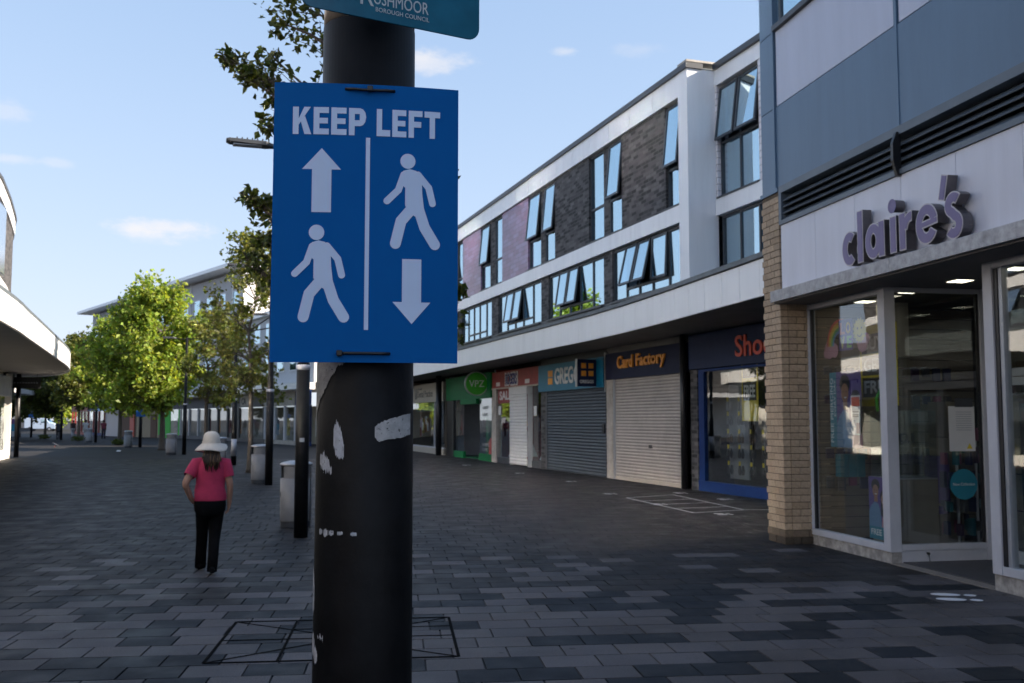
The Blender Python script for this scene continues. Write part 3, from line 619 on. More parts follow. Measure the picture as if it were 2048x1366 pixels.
# dental practice
s = thing('dental_practice_front', 'cream fronted dental practice with wide reception window', 'shop front')
shop_shell(s, 48.4, 56.2, 'slat', 2.6)
bx('sign_board', M['cream'], s, XS-.05, 48.4, 2.68, XS+.1, 56.2, 3.66)
bx('logo_block', M['black'], s, XS-.06, 54.3, 2.88, XS-.051, 54.85, 3.45)
text('bhandal', 'lettering', M['black'], s, (XS-.055, 54.2, 3.36), RT, UP, 1.1, .12, .006, .02); text('Dental Practice', 'lettering', M['black'], s, (XS-.055, 54.2, 2.95), RT, UP, 3.6, .38, .006, .02)
bx('pane', M['shopglass'], s, XS+.05, 48.6, .35, XS+.06, 56.1, 2.68); bx('window_rail', M['white_alu'], s, XS, 48.4, .3, XS+.1, 56.2, .36); bx('stall_riser', M['cream'], s, XS-.02, 48.4, 0, XS+.1, 56.2, .295)
bx('mullion', M['white_alu'], s, XS, 50.4, .365, XS+.1, 50.5, 2.675); bx('blue_header', mat('pale_teal', (.12,.25,.30), .6), s, XS+.3, 50.6, 2.2, XS+.32, 56, 2.67)
for y, z in ((53.4,1.2),(52.6,1.5),(52.2,1.15),(53.9,1.35)): bx('leaflet', M['paper'], s, XS+.075, y-.2, z, XS+.08, y+.2, z+.45)
ch = thing('waiting_chair', 'dark waiting chair in the dental reception window', 'chair', (XS+.9, 53.2, .03), .3)
bx('seat', M['black'], ch, -.25,-.28,.42,.25,.28,.48,.01); bx('backrest', M['black'], ch, -.25,.26,.5,.25,.3,.95,.01)
for sx in (-1,1):
    for sy in (-1,1): MB().bar((sx*.22,sy*.25,0),(sx*.22,sy*.25,.42),.03,.03).build('leg', M['steel'], ch)
s = thing('end_shop_front', 'plain dark shop front at the far end of the terrace', 'shop front')
bx('sign_board', M['navy'], s, XS-.05, 56.3, 2.7, XS+.1, 60, 3.7); bx('pane', M['shopglass'], s, XS+.04, 56.3, .3, XS+.05, 60, 2.7); bx('stall_riser', M['dark_metal'], s, XS, 56.3, 0, XS+.1, 60, .3); shop_shell(s, 56.2, 60)
# ================================================================ near right building, front turned 7.3 degrees
CO, CR = (8.2, 10.26, 0), R(-7.3)
cb_ = thing('clad_building', 'tall blue grey clad building with brick pier rising beside the jewellery shop', 'building', CO, CR)
bx('core', M['clad_dark'], cb_, -.34, -18, 5.1, 13, 2.5, 9.7)
bx('core', M['dark_room'], cb_, -.2, -18, 3.62, 13, 2.48, 5.1)
bx('party_wall', M['stone'], cb_, .3, 2.06, 0, 13, 2.5, 3.62)
bx('rear_wall', M['dark_room'], cb_, 7.0, -18, 0, 13, 2.05, 3.62)
bx('roof_edge', M['dark_metal'], cb_, -.42, -18.1, 9.7, 13.1, 2.56, 9.85)
pan = lambda n, m, y0, y1, z0, z1, x=-.4: bx(n, m, cb_, x, y0+.006, z0+.006, -.335, y1-.006, z1-.006)
ys = [2.08, -1.06, -4.2, -7.34, -10.5, -13.7]
for a, b_ in zip(ys, ys[1:]):
    pan('dark_cladding_panel', M['clad_dark'], b_+.03, a-.0, 5.1, 6.3); pan('light_cladding_panel', M['clad_light'], b_+.03, a-.06, 6.3, 7.42)
    bx('joint_cover', M['clad_dark'], cb_, -.412, b_-.028, 5.1, -.335, b_+.028, 7.42)
    pan('dark_cladding_panel', M['clad_dark'], b_+.03, a-.06, 9.47, 9.69)
    bx('window_sill', M['dark_metal'], cb_, -.46, b_, 7.42, -.3, a-.06, 7.5)
    wn = part('window', cb_)
    f = MB(); ya, yb = b_+.1, a-.12
    for q in (ya, (ya+yb)/2-.03, yb-.06): f.box(-.37, q, 7.5, -.28, q+.06, 9.45)
    f.box(-.365, ya, 7.5, -.285, yb, 7.57).box(-.365, ya, 9.38, -.285, yb, 9.45); f.build('frame', M['frame'], wn)
    bx('pane', M['glass'], wn, -.345, ya, 7.5, -.341, yb, 9.45)
for z0, z1 in ((5.1,6.3),(6.3,7.45),(7.45,8.6),(8.6,9.69)):
    bx('corner_panel', M['clad_dark'], cb_, -.4, 2.115, z0+.006, -.2, 2.55, z1-.006)
    bx('end_panel', M['clad_dark'], cb_, -.195, 2.5, z0+.006, 13, 2.549, z1-.006)
bx('corner_trim', M['clad_dark'], cb_, -.425, 2.06, 5.1, -.34, 2.11, 9.69)
bx('base_trim', M['clad_dark'], cb_, -.43, 2.0, 5.04, -.2, 2.57, 5.098)
# louvre band
bx('louvre_back', M['black'], cb_, -.24, -14, 4.56, -.21, 1.97, 5.06)
for n_, (z0, z1) in (('louvre_frame',(5.0,5.1)),('louvre_frame',(4.54,4.6))): bx(n_, M['louvre'], cb_, -.425, -14, z0, -.25, 1.98, z1)
bx('louvre_frame', M['louvre'], cb_, -.425, 1.9, 4.601, -.25, 1.98, 4.999)
for z in (4.64, 4.73, 4.82, 4.91):
    MB().quad((-.405,-14,z-.028),(-.405,1.9,z-.028),(-.30,1.9,z+.055),(-.30,-14,z+.055)).quad((-.40,-14,z-.04),(-.30,-14,z+.043),(-.30,1.9,z+.043),(-.40,1.9,z-.04)).quad((-.405,-14,z-.028),(-.40,-14,z-.04),(-.40,1.9,z-.04),(-.405,1.9,z-.028)).build('louvre_blade', M['louvre'], cb_)
for y in (-1.06, -4.2, -7.34): MB().prism([(-.45,4.52),(-.5,4.7),(-.5,4.9),(-.45,5.03),(-.4,5.03),(-.4,4.52)], y-.025, y+.025, lambda a, b, h: (a, h, b)).build('louvre_mullion', M['black'], cb_)
# sign panels and the galvanised lip of the canopy
y = 1.975
while y > -13:
    bx('sign_panel', M['sign_white'], cb_, -.4, y-1.01+.004, 3.585, -.25, y-.004, 4.535); y -= 1.01
y = 2.03
for s_ in (3.06, 3.1, 3.1, 3.1):
    bx('canopy_lip', M['tin'], cb_, -.56, y-s_+.003, 3.42, -.4, y-.003, 3.58, .004); y -= s_
bx('soffit', M['soffit'], cb_, -.5, -13, 3.40, 1.5, 2.03, 3.418)
# brick pier of single bricks
pier = bx('brick_pier', M['mortar'], cb_, -.408, 2.008, 0, .286, 2.548, 5.035)
rnd = random.Random(11); BH = .0975; BL = .24
bmesh_cache = {}
def brick(x0, x1, y0, y1, z0, z1, tone):
    key = (round(x1-x0, 3), round(y1-y0, 3))
    if key not in bmesh_cache:
        a, b_, c = (x1-x0)/2, (y1-y0)/2, (z1-z0)/2; mm = MB().box(-a,-b_,-c,a,b_,c).mesh('brick'); mm.materials.append(M['ybrick']); bmesh_cache[key] = mm
    o = bpy.data.objects.new('brick', bmesh_cache[key]); COL.objects.link(o); o.parent = pier
    o.location = ((x0+x1)/2+rnd.uniform(-.002,.002), (y0+y1)/2+rnd.uniform(-.002,.002), (z0+z1)/2); o.color = tone+(1,)
n_c = int(5.0/BH)
for i in range(n_c):
    z0 = .012+i*BH; z1 = z0+BH-.012
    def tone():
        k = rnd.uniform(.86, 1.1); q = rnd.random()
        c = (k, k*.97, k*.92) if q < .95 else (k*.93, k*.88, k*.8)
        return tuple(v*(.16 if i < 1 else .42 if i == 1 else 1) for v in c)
    ysl = [2.0, 2.0+.165, 2.0+.165+.235, 2.56] if i % 2 else [2.0, 2.0+.285, 2.0+.285+.235, 2.56]
    for a, b_ in zip(ysl, ysl[1:]):
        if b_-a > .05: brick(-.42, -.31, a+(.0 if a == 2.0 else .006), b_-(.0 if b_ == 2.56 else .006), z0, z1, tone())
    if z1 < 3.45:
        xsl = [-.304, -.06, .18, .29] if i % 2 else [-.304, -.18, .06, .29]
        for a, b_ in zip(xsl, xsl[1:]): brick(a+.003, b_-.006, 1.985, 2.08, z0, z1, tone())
# ---------------------------------------------------------------- jewellery shop front (glass, frames, recessed door)
js = thing('jewellery_shop_front', 'pale framed corner window and recessed glass door of the accessories shop', 'shop front', CO, CR)
def fbar(n_, x0, y0, z0, x1, y1, z1, m='white_alu'): return bx(n_, M[m], js, x0, y0, z0, x1, y1, z1, .004)
bx('stone_plinth', M['granite'], js, .0, .0, 0, .14, 2.06, .138); bx('stone_plinth', M['granite'], js, .0, -8, 0, .14, -1.9, .17)
fbar('frame_bar', -.015, .14, .14, .1, 1.97, .22); fbar('frame_bar', -.015, 1.972, .14, .1, 2.06, 3.4); fbar('frame_bar', -.012, .14, 3.32, .1, 1.97, 3.398)
bx('gasket', M['black'], js, .02, 1.93, .222, .06, 1.97, 3.318)
fbar('corner_post', -.02, -.012, .14, .13, .138, 3.398)
bx('pane', M['shopglass'], js, .04, .14, .22, .048, 1.93, 3.32)
bx('return_panel', M['white_alu'], js, .131, -.0, 0, 1.3, .06, .155); bx('corner_panel', M['white_alu'], js, .141, -.004, 0, .145, -.001, .13)
fbar('frame_bar', .131, -.012, .157, 1.3, .07, .23); fbar('frame_bar', .131, -.01, 3.34, 1.3, .07, 3.398); fbar('frame_bar', 1.3, -.016, 0, 1.38, .08, 3.398)
bx('gasket', M['black'], js, 1.27, .01, .231, 1.299, .05, 3.339)
bx('pane', M['shopglass'], js, .131, .026, .23, 1.27, .034, 3.34)
MB().tube([(.47,-.02,.12),(.47,-.05,.12)], .016, 8).build('pipe_outlet', M['black'], js); MB().tube([(.49,-.012,.10),(.505,-.012,.0)], .004, 5).build('drip_stain', M['black'], js)
# recessed doors
fbar('door_post', 1.4, -.12, 0, 1.48, -.02, 3.398); fbar('transom', 1.4, -1.84, 2.28, 1.48, -.121, 2.38); fbar('door_post', 1.4, -1.92, 0, 1.48, -1.842, 3.398)
bx('fanlight_pane', M['shopglass'], js, 1.43, -1.84, 2.38, 1.438, -.12, 3.4)
for y0 in (-.14, -.99):
    d_ = part('door', js)
    for a, b_, c, e_ in ((y0-.84,y0-.77,.02,2.27),(y0-.07,y0,.02,2.27)): bx('stile', M['white_alu'], d_, 1.42, a, c, 1.47, b_, e_)
    bx('rail', M['white_alu'], d_, 1.421, y0-.77, .02, 1.469, y0-.07, .17); bx('rail', M['white_alu'], d_, 1.421, y0-.77, 2.17, 1.469, y0-.07, 2.27)
    bx('pane', M['shopglass'], d_, 1.44, y0-.77, .17, 1.448, y0-.07, 2.17)
    MB().tube([(1.38, y0-.74, .9),(1.38, y0-.74, 1.3)], .014, 8).build('handle', M['steel'], d_)
bx('entrance_floor', M['floor_tile'], js, -.02, -1.9, -.01, 1.42, -.004, .008)
# second window
fbar('corner_post', -.02, -2.04, .171, .13, -1.895, 3.398); fbar('frame_bar', -.015, -8, .171, .1, -2.042, .26); fbar('frame_bar', -.015, -8, 3.32, .1, -2.042, 3.398)
bx('gasket', M['black'], js, .0, -2.10, .262, .06, -2.045, 3.318); fbar('frame_bar', .01, -2.16, .262, .09, -2.102, 3.318, 'alu')
bx('pane', M['shopglass'], js, .04, -8, .26, .048, -2.16, 3.32)
fbar('frame_bar', .131, -1.975, .02, 1.4, -1.905, .2); bx('pane', M['shopglass'], js, .131, -1.944, .2, 1.4, -1.936, 3.34)
# interior shell
bx('shop_floor', M['carpet'], js, .15, -8, .0, 6.9, 2.0, .02); bx('shop_ceiling', mat('shop_ceiling', (.20,.20,.205), .9, var=.05), js, 1.5, -8, 3.36, 6.9, 2.0, 3.4)
bx('inner_wall', M['dark_room'], js, 6.8, -8, .02, 6.9, 2.0, 3.36)
for i in range(22):                                   # slatted display wall on the party wall
    z = .08+i*.15; bx('slat_board', M['slat'], js, .12, 1.965, z, 2.6, 1.99, z+.138)
bx('slat_back', M['black'], js, .1, 1.991, .02, 2.7, 2.0, 3.39)
for i in range(5):
    for k_ in range(2): bx('side_cabinet', M['slat'] if k_ == 0 else M['cream'], js, 1.6+k_*.9, .9, .02+i*.5, 1.62+k_*.9, 1.6, .5+i*.5) if i < 4 else None
for y_ in (1.39, .31, -.72, -1.7, -2.75, -3.8):
    d_ = thing('ceiling_light', 'lit ceiling light panel, %s in the row over the shop window' % {1.39:'first from the brick pier', .31:'second from the brick pier', -.72:'third from the brick pier', -1.7:'fourth from the brick pier', -2.75:'fifth from the brick pier', -3.8:'sixth from the brick pier'}[y_], 'ceiling light', group='lit panels in the accessories shop canopy')
    d_.parent = None; d_.matrix_world = Matrix.Translation(CO) @ Matrix.Rotation(CR, 4, 'Z') @ Matrix.Translation((.55, y_, 3.398))
    MB().box(-.12,-.12,-.012,.12,.12,0).build('frame', M['alu'], d_); MB().box(-.105,-.105,-.016,.105,.105,-.012).build('diffuser', M['lamp_on'], d_)
def cthing(name, label, cat, x, y, z, group=None, rz=0):
    o = thing(name, label, cat, group=group); o.matrix_world = Matrix.Translation(CO) @ Matrix.Rotation(CR, 4, 'Z') @ Matrix.Translation((x, y, z)) @ Matrix.Rotation(rz, 4, 'Z'); return o
# built-up letters of the sign
PUR = mat('mauve_letter_face', (.125,.095,.235), .35, var=.04); RIM = mat('pale_letter_rim', (.45,.42,.45), .35, metal=.3, var=.1); SIDE = mat('letter_steel_side', (.13,.12,.125), .3, metal=.6, var=.2, vs_=5)
sg = cthing('letter_sign', "mauve raised lettering reading claire's on the white fascia", 'sign', -.4, 0, 3.62)
FS = Matrix(((0,0,-1,0),(-1,0,0,0),(0,1,0,0),(0,0,0,1)))     # (u right, v up, h outward) -> local
def arc(cx, cy, rx, ry, a0, a1, n=22): return [(cx+rx*math.cos(R(a0+(a1-a0)*i/n)), cy+ry*math.sin(R(a0+(a1-a0)*i/n))) for i in range(n+1)]
def letter(name, shapes):
    """shapes: (points, width, closed). steel can, pale rim, mauve face"""
    can, rim, face = MB(), MB(), MB()
    for k_, (pts, wd, closed) in enumerate(shapes):
        o = k_*.0025
        for mb, ww, h0, h1 in ((can, wd, .03, .148+o), (rim, wd+.004, .148+o, .152+o), (face, wd-.024, .152+o, .156+o)):
            if closed:
                P = [Vector(p) for p in pts[:-1]]; n = len(P); A_, B_ = [], []
                for i, p in enumerate(P):
                    d = (P[(i+1) % n]-P[i-1]).normalized(); nn = Vector((-d.y, d.x)); A_.append(p-nn*ww/2); B_.append(p+nn*ww/2)
                b0 = len(mb.v); mb.v += [(a.x,a.y,h) for h in (h0,h1) for ring in (A_,B_) for a in ring]
                for i in range(n):
                    j = (i+1) % n; ao, bo, at_, bt = b0, b0+n, b0+2*n, b0+3*n
                    mb.f += [(ao+i,ao+j,at_+j,at_+i),(bo+j,bo+i,bt+i,bt+j),(at_+i,at_+j,bt+j,bt+i),(ao+j,ao+i,bo+i,bo+j)]
            elif wd == 0: mb.prism(pts if mb is not face else [(x*.9, y*.9) for x, y in pts], h0, h1)
            else:
                P = list(pts)
                if mb is face:
                    a, b_ = Vector(P[0]), Vector(P[1]); P[0] = tuple(a+(b_-a).normalized()*.011); a, b_ = Vector(P[-1]), Vector(P[-2]); P[-1] = tuple(a+(b_-a).normalized()*.011)
                L_, R_ = [], []; V = [Vector(p) for p in P]
                for i, p in enumerate(V):
                    d = (V[min(i+1, len(V)-1)]-V[max(i-1, 0)]).normalized(); nn = Vector((-d.y, d.x)); L_.append(p+nn*ww/2); R_.append(p-nn*ww/2)
                n = len(V); b0 = len(mb.v); mb.v += [(q.x,q.y,h) for h in (h0,h1) for ring in (R_,L_) for q in ring]
                r0, l0, r1, l1 = b0, b0+n, b0+2*n, b0+3*n
                for i in range(n-1): mb.f += [(r1+i,r1+i+1,l1+i+1,l1+i),(r0+i+1,r0+i,l0+i,l0+i+1),(r0+i,r0+i+1,r1+i+1,r1+i),(l0+i+1,l0+i,l1+i,l1+i+1)]
                mb.f += [(r0,r1,l1,l0),(r0+n-1,l0+n-1,l1+n-1,r1+n-1)]
    g = part(name, sg)
    for nm, mb, m_ in (('letter_side', can, SIDE), ('letter_rim', rim, RIM), ('letter_face', face, PUR)):
        o = mb.build(nm, m_, g); o.matrix_local = FS
W_ = .125; XH = .42
letter('letter_c', [(arc(.175, XH/2, .112, .148, 48, 312), W_, False)])
letter('letter_l', [([(.42,0),(.42,.63)], W_, False)])
letter('letter_a', [(arc(.71, XH/2, .115, .148, 0, 360, 26), W_, True), ([(.93-.045,0),(.93-.045,XH)], W_, False)])
letter('letter_i', [([(1.12,0),(1.12,XH)], W_, False), (circ(1.12, .535, .07, 20)+[circ(1.12,.535,.07,20)[0]], .001, True)])
letter('letter_i_dot', [([(1.055,.535),(1.185,.535)], .13, False)]) if False else None
letter('letter_r', [([(1.305,0),(1.305,XH)], W_, False), (arc(1.475, .19, .135, .165, 168, 82, 10), W_*.92, False)])
letter('letter_e', [(arc(1.755, XH/2, .135, .155, -28, -350, 26), W_, False), ([(1.66,.205),(1.95,.225)], .075, False)])
letter('apostrophe', [([(2.02,.40),(2.09,.66)], .105, False)])
sp = arc(2.22, .318, .088, .078, 35, 250, 12)+arc(2.215, .112, .09, .09, 70, -150, 14)
letter('letter_s', [(sp, W_*.95, False)])
for nm, rr, h0, h1, m_ in (('letter_side', .07, .03, .148, SIDE), ('letter_rim', .072, .148, .152, RIM), ('letter_face', .06, .152, .156, PUR)):
    o = MB().prism(circ(1.12, .535, rr, 20), h0, h1).build(nm, m_, [c for c in sg.children if c.name.startswith('letter_i')][0]); o.matrix_local = FS
# ---------------------------------------------------------------- window display
def FP(x=0.): return Matrix(((0,0,-1,x),(-1,0,0,0),(0,1,0,0),(0,0,0,1)))
def pm(n_, c, r=.6): return mat(n_, c, r, var=.04)
PINK, PURP, TEAL, SKN, SKN2, HAIR, DENIM = pm('print_pink',(.42,.20,.24)), pm('print_purple',(.085,.05,.21)), pm('print_teal',(.01,.17,.24)), pm('print_skin',(.30,.15,.09)), pm('print_skin_pale',(.38,.21,.14)), pm('print_hair',(.015,.012,.012)), pm('print_denim',(.10,.20,.33))
pr = cthing('rainbow_sticker', 'rainbow and smiling sun LOVE sticker at the top of the shop window', 'sticker', .062, 1.65, 2.6)
flat('cloud', PINK, pr, [circ(.14,.12,.13), circ(.28,.1,.1), circ(.05,.07,.07), circ(1.0,.16,.13), circ(1.1,.2,.08)], FP())
for k_, c in enumerate(((.5,.06,.06),(.55,.28,.03),(.5,.42,.05),(.08,.3,.1),(.08,.2,.4))):
    flat('rainbow_band', pm('rainbow_%d' % k_, c), pr, [circ(.44,.16,.36-k_*.04,18,60,180)+circ(.44,.16,.325-k_*.04,18,180,60)], FP(-.001*k_-.002))
flat('letter_card', PURP, pr, [[(.42,.08),(.78,.08),(.78,.5),(.42,.5)]], FP(-.008))
for s_, u, v, c in (('L',.46,.3,(.5,.12,.1)),('O',.61,.3,(.5,.3,.05)),('V',.45,.11,(.45,.4,.1)),('E',.63,.11,(.15,.35,.1))): text(s_, 'lettering', pm('love_'+s_, c), pr, (-.0105, -u, v), RT, UP, .12, .16, .002, .04)
sunp = []
for i in range(32):
    r_ = .17 if i % 2 else .135; sunp.append((.95+r_*math.cos(i*math.pi/16), .32+r_*math.sin(i*math.pi/16)))
flat('sun_rays', M['yellow'], pr, [sunp], FP(-.005))
flat('face_print', pm('print_brown',(.12,.06,.02)), pr, [stroke(arc(.95,.31,.07,.07,215,325,8), .012), circ(.90,.35,.014,10), circ(1.0,.35,.014,10)], FP(-.0075), .0005)
def couple_poster(name, label, x, y, z, wd, ht, strip):
    p_ = cthing(name, label, 'poster', x, y, z)
    bx('sheet', PURP, p_, 0, -wd, 0, .004, 0, ht)
    q = .22*wd if strip == 'left' else 0; m0 = 0 if strip == 'left' else .2*ht
    if strip == 'left': flat('teal_strip', TEAL, p_, [[(0,0),(.22*wd,0),(.22*wd,ht),(0,ht)]], FP(0), .001)
    else: flat('teal_strip', TEAL, p_, [[(0,0),(wd,0),(wd,.2*ht),(0,.2*ht)]], FP(0), .001)
    W1 = wd-q; H1 = ht-m0; X1 = q; Y1_ = m0; T = lambda L_: [(X1+a*W1, Y1_+b*H1) for a, b in L_]
    flat('jacket_print', DENIM, p_, [T([(0,0),(.62,0),(.58,.3),(.48,.46),(.3,.5),(.12,.42),(.0,.3)])], FP(-.001), .001)
    flat('blouse_print', PINK, p_, [T([(.62,0),(1,0),(1,.34),(.85,.4),(.7,.32)])], FP(-.001), .0012)
    flat('hair_print', HAIR, p_, [T(circ(.36,.83,.21,16,ry=.13)), T([(.62,.62),(.6,.25),(.72,.2),(.74,.6)]), T(circ(.78,.62,.2,16,ry=.13)), T([(.9,.6),(.95,.2),(1,.2),(1,.6)])], FP(-.0025), .001)
    flat('face_print', SKN, p_, [T(circ(.36,.72,.15,16,ry=.125)), T([(.28,.5),(.46,.5),(.45,.64),(.29,.64)])], FP(-.004), .001)
    flat('face_print', SKN2, p_, [T(circ(.76,.56,.13,16,ry=.11)), T([(.7,.38),(.84,.38),(.83,.5),(.71,.5)])], FP(-.004), .0012)
    flat('smile_print', M['paper'], p_, [T(circ(.38,.665,.055,8,180,360,ry=.02)), T(circ(.73,.515,.045,8,180,360,ry=.018))], FP(-.0055), .0006)
    flat('feature_print', HAIR, p_, [T(circ(.30,.735,.018,8,ry=.008)), T(circ(.42,.735,.018,8,ry=.008)), T(circ(.71,.575,.016,8,ry=.008)), T(circ(.82,.575,.016,8,ry=.008))], FP(-.0055), .0004)
    return p_
p_ = couple_poster('piercing_poster', 'large purple poster of a smiling couple with a vertical teal strip', .065, 1.54, 1.38, .82, 1.02, 'left')
text('FREE PIERCING', 'lettering', M['paper'], p_, (-.0012, -.09, .06), (0,0,1), (0,1,0), .88, .075, .0008, .01)
text('EVERY DAY', 'lettering', M['paper'], p_, (-.0012, -.16, .42), (0,0,1), (0,1,0), .5, .045, .0008, .01)
p_ = couple_poster('small_poster', 'smaller couple poster with teal FREE strip, low by the corner post', .065, .60, .25, .46, .78, 'bottom')
text('FREE', 'lettering', M['paper'], p_, (-.0012, -.04, .05), RT, UP, .24, .075, .0008, .02)
p_ = cthing('red_notice', 'white notice with red heading over the piercing poster', 'notice', .055, .97, 1.55)
bx('sheet', M['paper'], p_, 0, -.23, 0, .003, 0, .52); bx('red_print', M['redl'], p_, -.001, -.22, .38, -.0005, -.02, .5); bx('pink_print', PINK, p_, -.001, -.22, .02, -.0005, -.13, .16); bx('blue_print', DENIM, p_, -.001, -.11, .1, -.0005, -.03, .2)
for z in (.30,.26,.24): bx('text_line', M['dark_metal'], p_, -.001, -.2, z, -.0005, -.04, z+.012)
p_ = cthing('offer_banner', 'yellow BUY 1 GET 1 FREE banner hanging inside the shop', 'banner', .32, 1.17, 1.38)
bx('sheet', M['yellow'], p_, 0, -.9, .55, .004, 0, 1.62)
for z in (.67, .96, 1.25): bx('black_block', M['black'], p_, -.002, -.85, z, -.0005, -.06, z+.26)
for s_, z in (('FREE',.72),('GET 1',1.01),('BUY 1',1.30)): text(s_, 'lettering', M['paper'], p_, (-.003,-.1,z), RT, UP, .64, .17, .001, .03)
p_ = cthing('number_card', 'dark card reading 40 at the left of the shop window', 'sign', .2, 1.78, 1.95); bx('card', PURP, p_, 0, -.22, 0, .01, 0, .4); text('40', 'lettering', M['paper'], p_, (-.001,-.05,.13), RT, UP, .13, .11, .001, .02)
# return glass notices (face the entrance, normal -y)
p_ = cthing('paper_notice', 'white paper notice with warning triangle on the return glass', 'notice', .84, .018, 1.36); bx('sheet', M['paper'], p_, 0, 0, 0, .36, .002, .56); bx('header', M['dark_metal'], p_, .09, -.002, .55, .34, -.0005, .66)
for i in range(9): bx('text_line', M['alu'], p_, .1, -.001, .26+i*.028, .32, -.0004, .268+i*.028)
MB().prism([(.24,.03),(.32,.03),(.28,.1)], 0, .001, lambda a, b, h: (a, -h-.0004, b)).build('warning_triangle', M['yellow'], p_)
p_ = cthing('round_sticker', 'round teal New Collection sticker on the return glass', 'sticker', 1.02, .018, .95); MB().prism(circ(0,0,.19,28), 0, .002, lambda a, b, h: (a, -h, b)).build('disc', TEAL, p_); text('New Collection', 'lettering', M['paper'], p_, (-.15,-.0022,-.015), (1,0,0), UP, .30, .035, .0006)
# fixtures
dk = [pm('stock_navy',(.03,.035,.09)), pm('stock_plum',(.06,.03,.07)), pm('stock_grey',(.10,.10,.11)), pm('stock_teal',(.02,.12,.15)), pm('stock_pink',(.25,.06,.12))]
rnd = random.Random(9)
for si, (x, y0, y1, zs) in enumerate(((3.0, .3, 1.95, (.3,.75,1.2,1.65,2.1)), (2.4, -1.7, -.2, (.3,.7,1.1,1.5,1.9)))):
    sh_ = cthing('stock_rack', ('dark stock rack seen through the return glass' if si == 0 else 'dark stock rack inside behind the glass doors'), 'rack', x, y0, .02)
    bx('back_board', M['dark_room'], sh_, .3, 0, 0, .33, y1-y0, 2.6)
    for z in zs:
        bx('shelf', M['navy'], sh_, .0, 0, z, .3, y1-y0, z+.02); yy = .03
        while yy < y1-y0-.1:
            w_ = rnd.uniform(.06,.15); h_ = rnd.uniform(.12,.3); bx('packet', rnd.choice(dk), sh_, rnd.uniform(.02,.1), yy, z+.021, .25, yy+w_, z+.021+h_); yy += w_+rnd.uniform(.01,.05)
cab = cthing('glass_cabinet', 'pale counter with clear display case behind the return glass', 'display case', .2, .25, .02)
bx('plinth', M['slat'], cab, 0, 0, 0, .62, .5, .98); bx('tray', M['steel'], cab, 0, 0, .982, .62, .5, 1.0)
for x0, y0, x1, y1 in ((0,0,.62,.006),(0,.494,.62,.5),(0,.006,.006,.494),(.614,.006,.62,.494)): bx('case_pane', M['shopglass'], cab, x0, y0, 1.0, x1, y1, 1.85)
bx('case_shelf', M['shopglass'], cab, .01, .01, 1.42, .61, .49, 1.428); text('LOVE', 'shelf_letters', M['dark_metal'], cab, (.5, .3, 1.43), (-1,0,0), UP, .4, .13, .03, .02)
post = MB().tube([(0,0,0),(0,0,3.3)], .035, 10).build('chrome_post', M['steel'], None, smooth=True); tag(post, 'chrome post rising behind the clear display case', 'post'); post.matrix_world = Matrix.Translation(CO) @ Matrix.Rotation(CR, 4, 'Z') @ Matrix.Translation((.62, .95, .02))
pnl = cthing('slat_column', 'tan slatted display column behind the return glass', 'display', .72, 1.1, .02)
for i in range(14): bx('slat_board', M['slat'], pnl, 0, 0, .75+i*.13, .3, .3, .865+i*.13)
bx('column_head', M['cream'], pnl, 0, 0, 2.58, .3, .3, 3.33); bx('column_base', M['slat'], pnl, 0, 0, 0, .3, .3, .74)
bk = cthing('backpack', 'dark backpack with green stripe hanging over the clear case', 'bag', .34, .62, 1.98); MB().loft([[(.13*q*math.cos(t_), .09*q*math.sin(t_), z) for t_ in (2*math.pi*i/14 for i in range(14))] for z, q in ((-.2,.5),(-.17,.95),(0,1.05),(.12,.9),(.18,.5))]).build('bag_body', M['black'], bk, smooth=True); MB().tube([(-.12,-.03,-.12),(-.14,-.04,.05),(-.09,-.06,.16)], .02, 8).build('stripe', M['green2'], bk); MB().tube([(0,0,.17),(0,.0,.28)], .012, 6).build('strap', M['black'], bk)
bl = cthing('bottle_row', 'row of dark bottles on the slat wall shelf in the window', 'bottles', .25, 1.75, 1.42)
bx('shelf', M['shopglass'], bl, -.02, -.1, -.012, .5, .2, 0)
for i in range(3): MB().lathe([(.03,0),(.035,.01),(.035,.14),(.02,.17),(.018,.2),(.0,.2)], 10, (.05+i*.13,.05,0)).build('bottle', dk[0], bl, smooth=True)
tb_ = cthing('teal_box_stack', 'stack of teal gift boxes low on the slat wall', 'boxes', .3, 1.72, .95)
for i in range(3): bx('gift_box', TEAL, tb_, i*.13, 0, 0, i*.13+.12, .15, .32, .006)
sd_ = cthing('ear_piercing_chair', 'dark padded chair inside the shop window', 'chair', 1.0, .9, .02); bx('seat', PURP, sd_, -.25,-.25,.5,.25,.25,.6,.03); bx('backrest', PURP, sd_, .2,-.24,.62,.28,.24,1.25,.03); MB().tube([(0,0,.04),(0,0,.5)],.04,10).build('pedestal', M['steel'], sd_); MB().lathe([(.02,.0),(.25,.0),(.25,.02),(.05,.05)],16).build('foot', M['steel'], sd_)
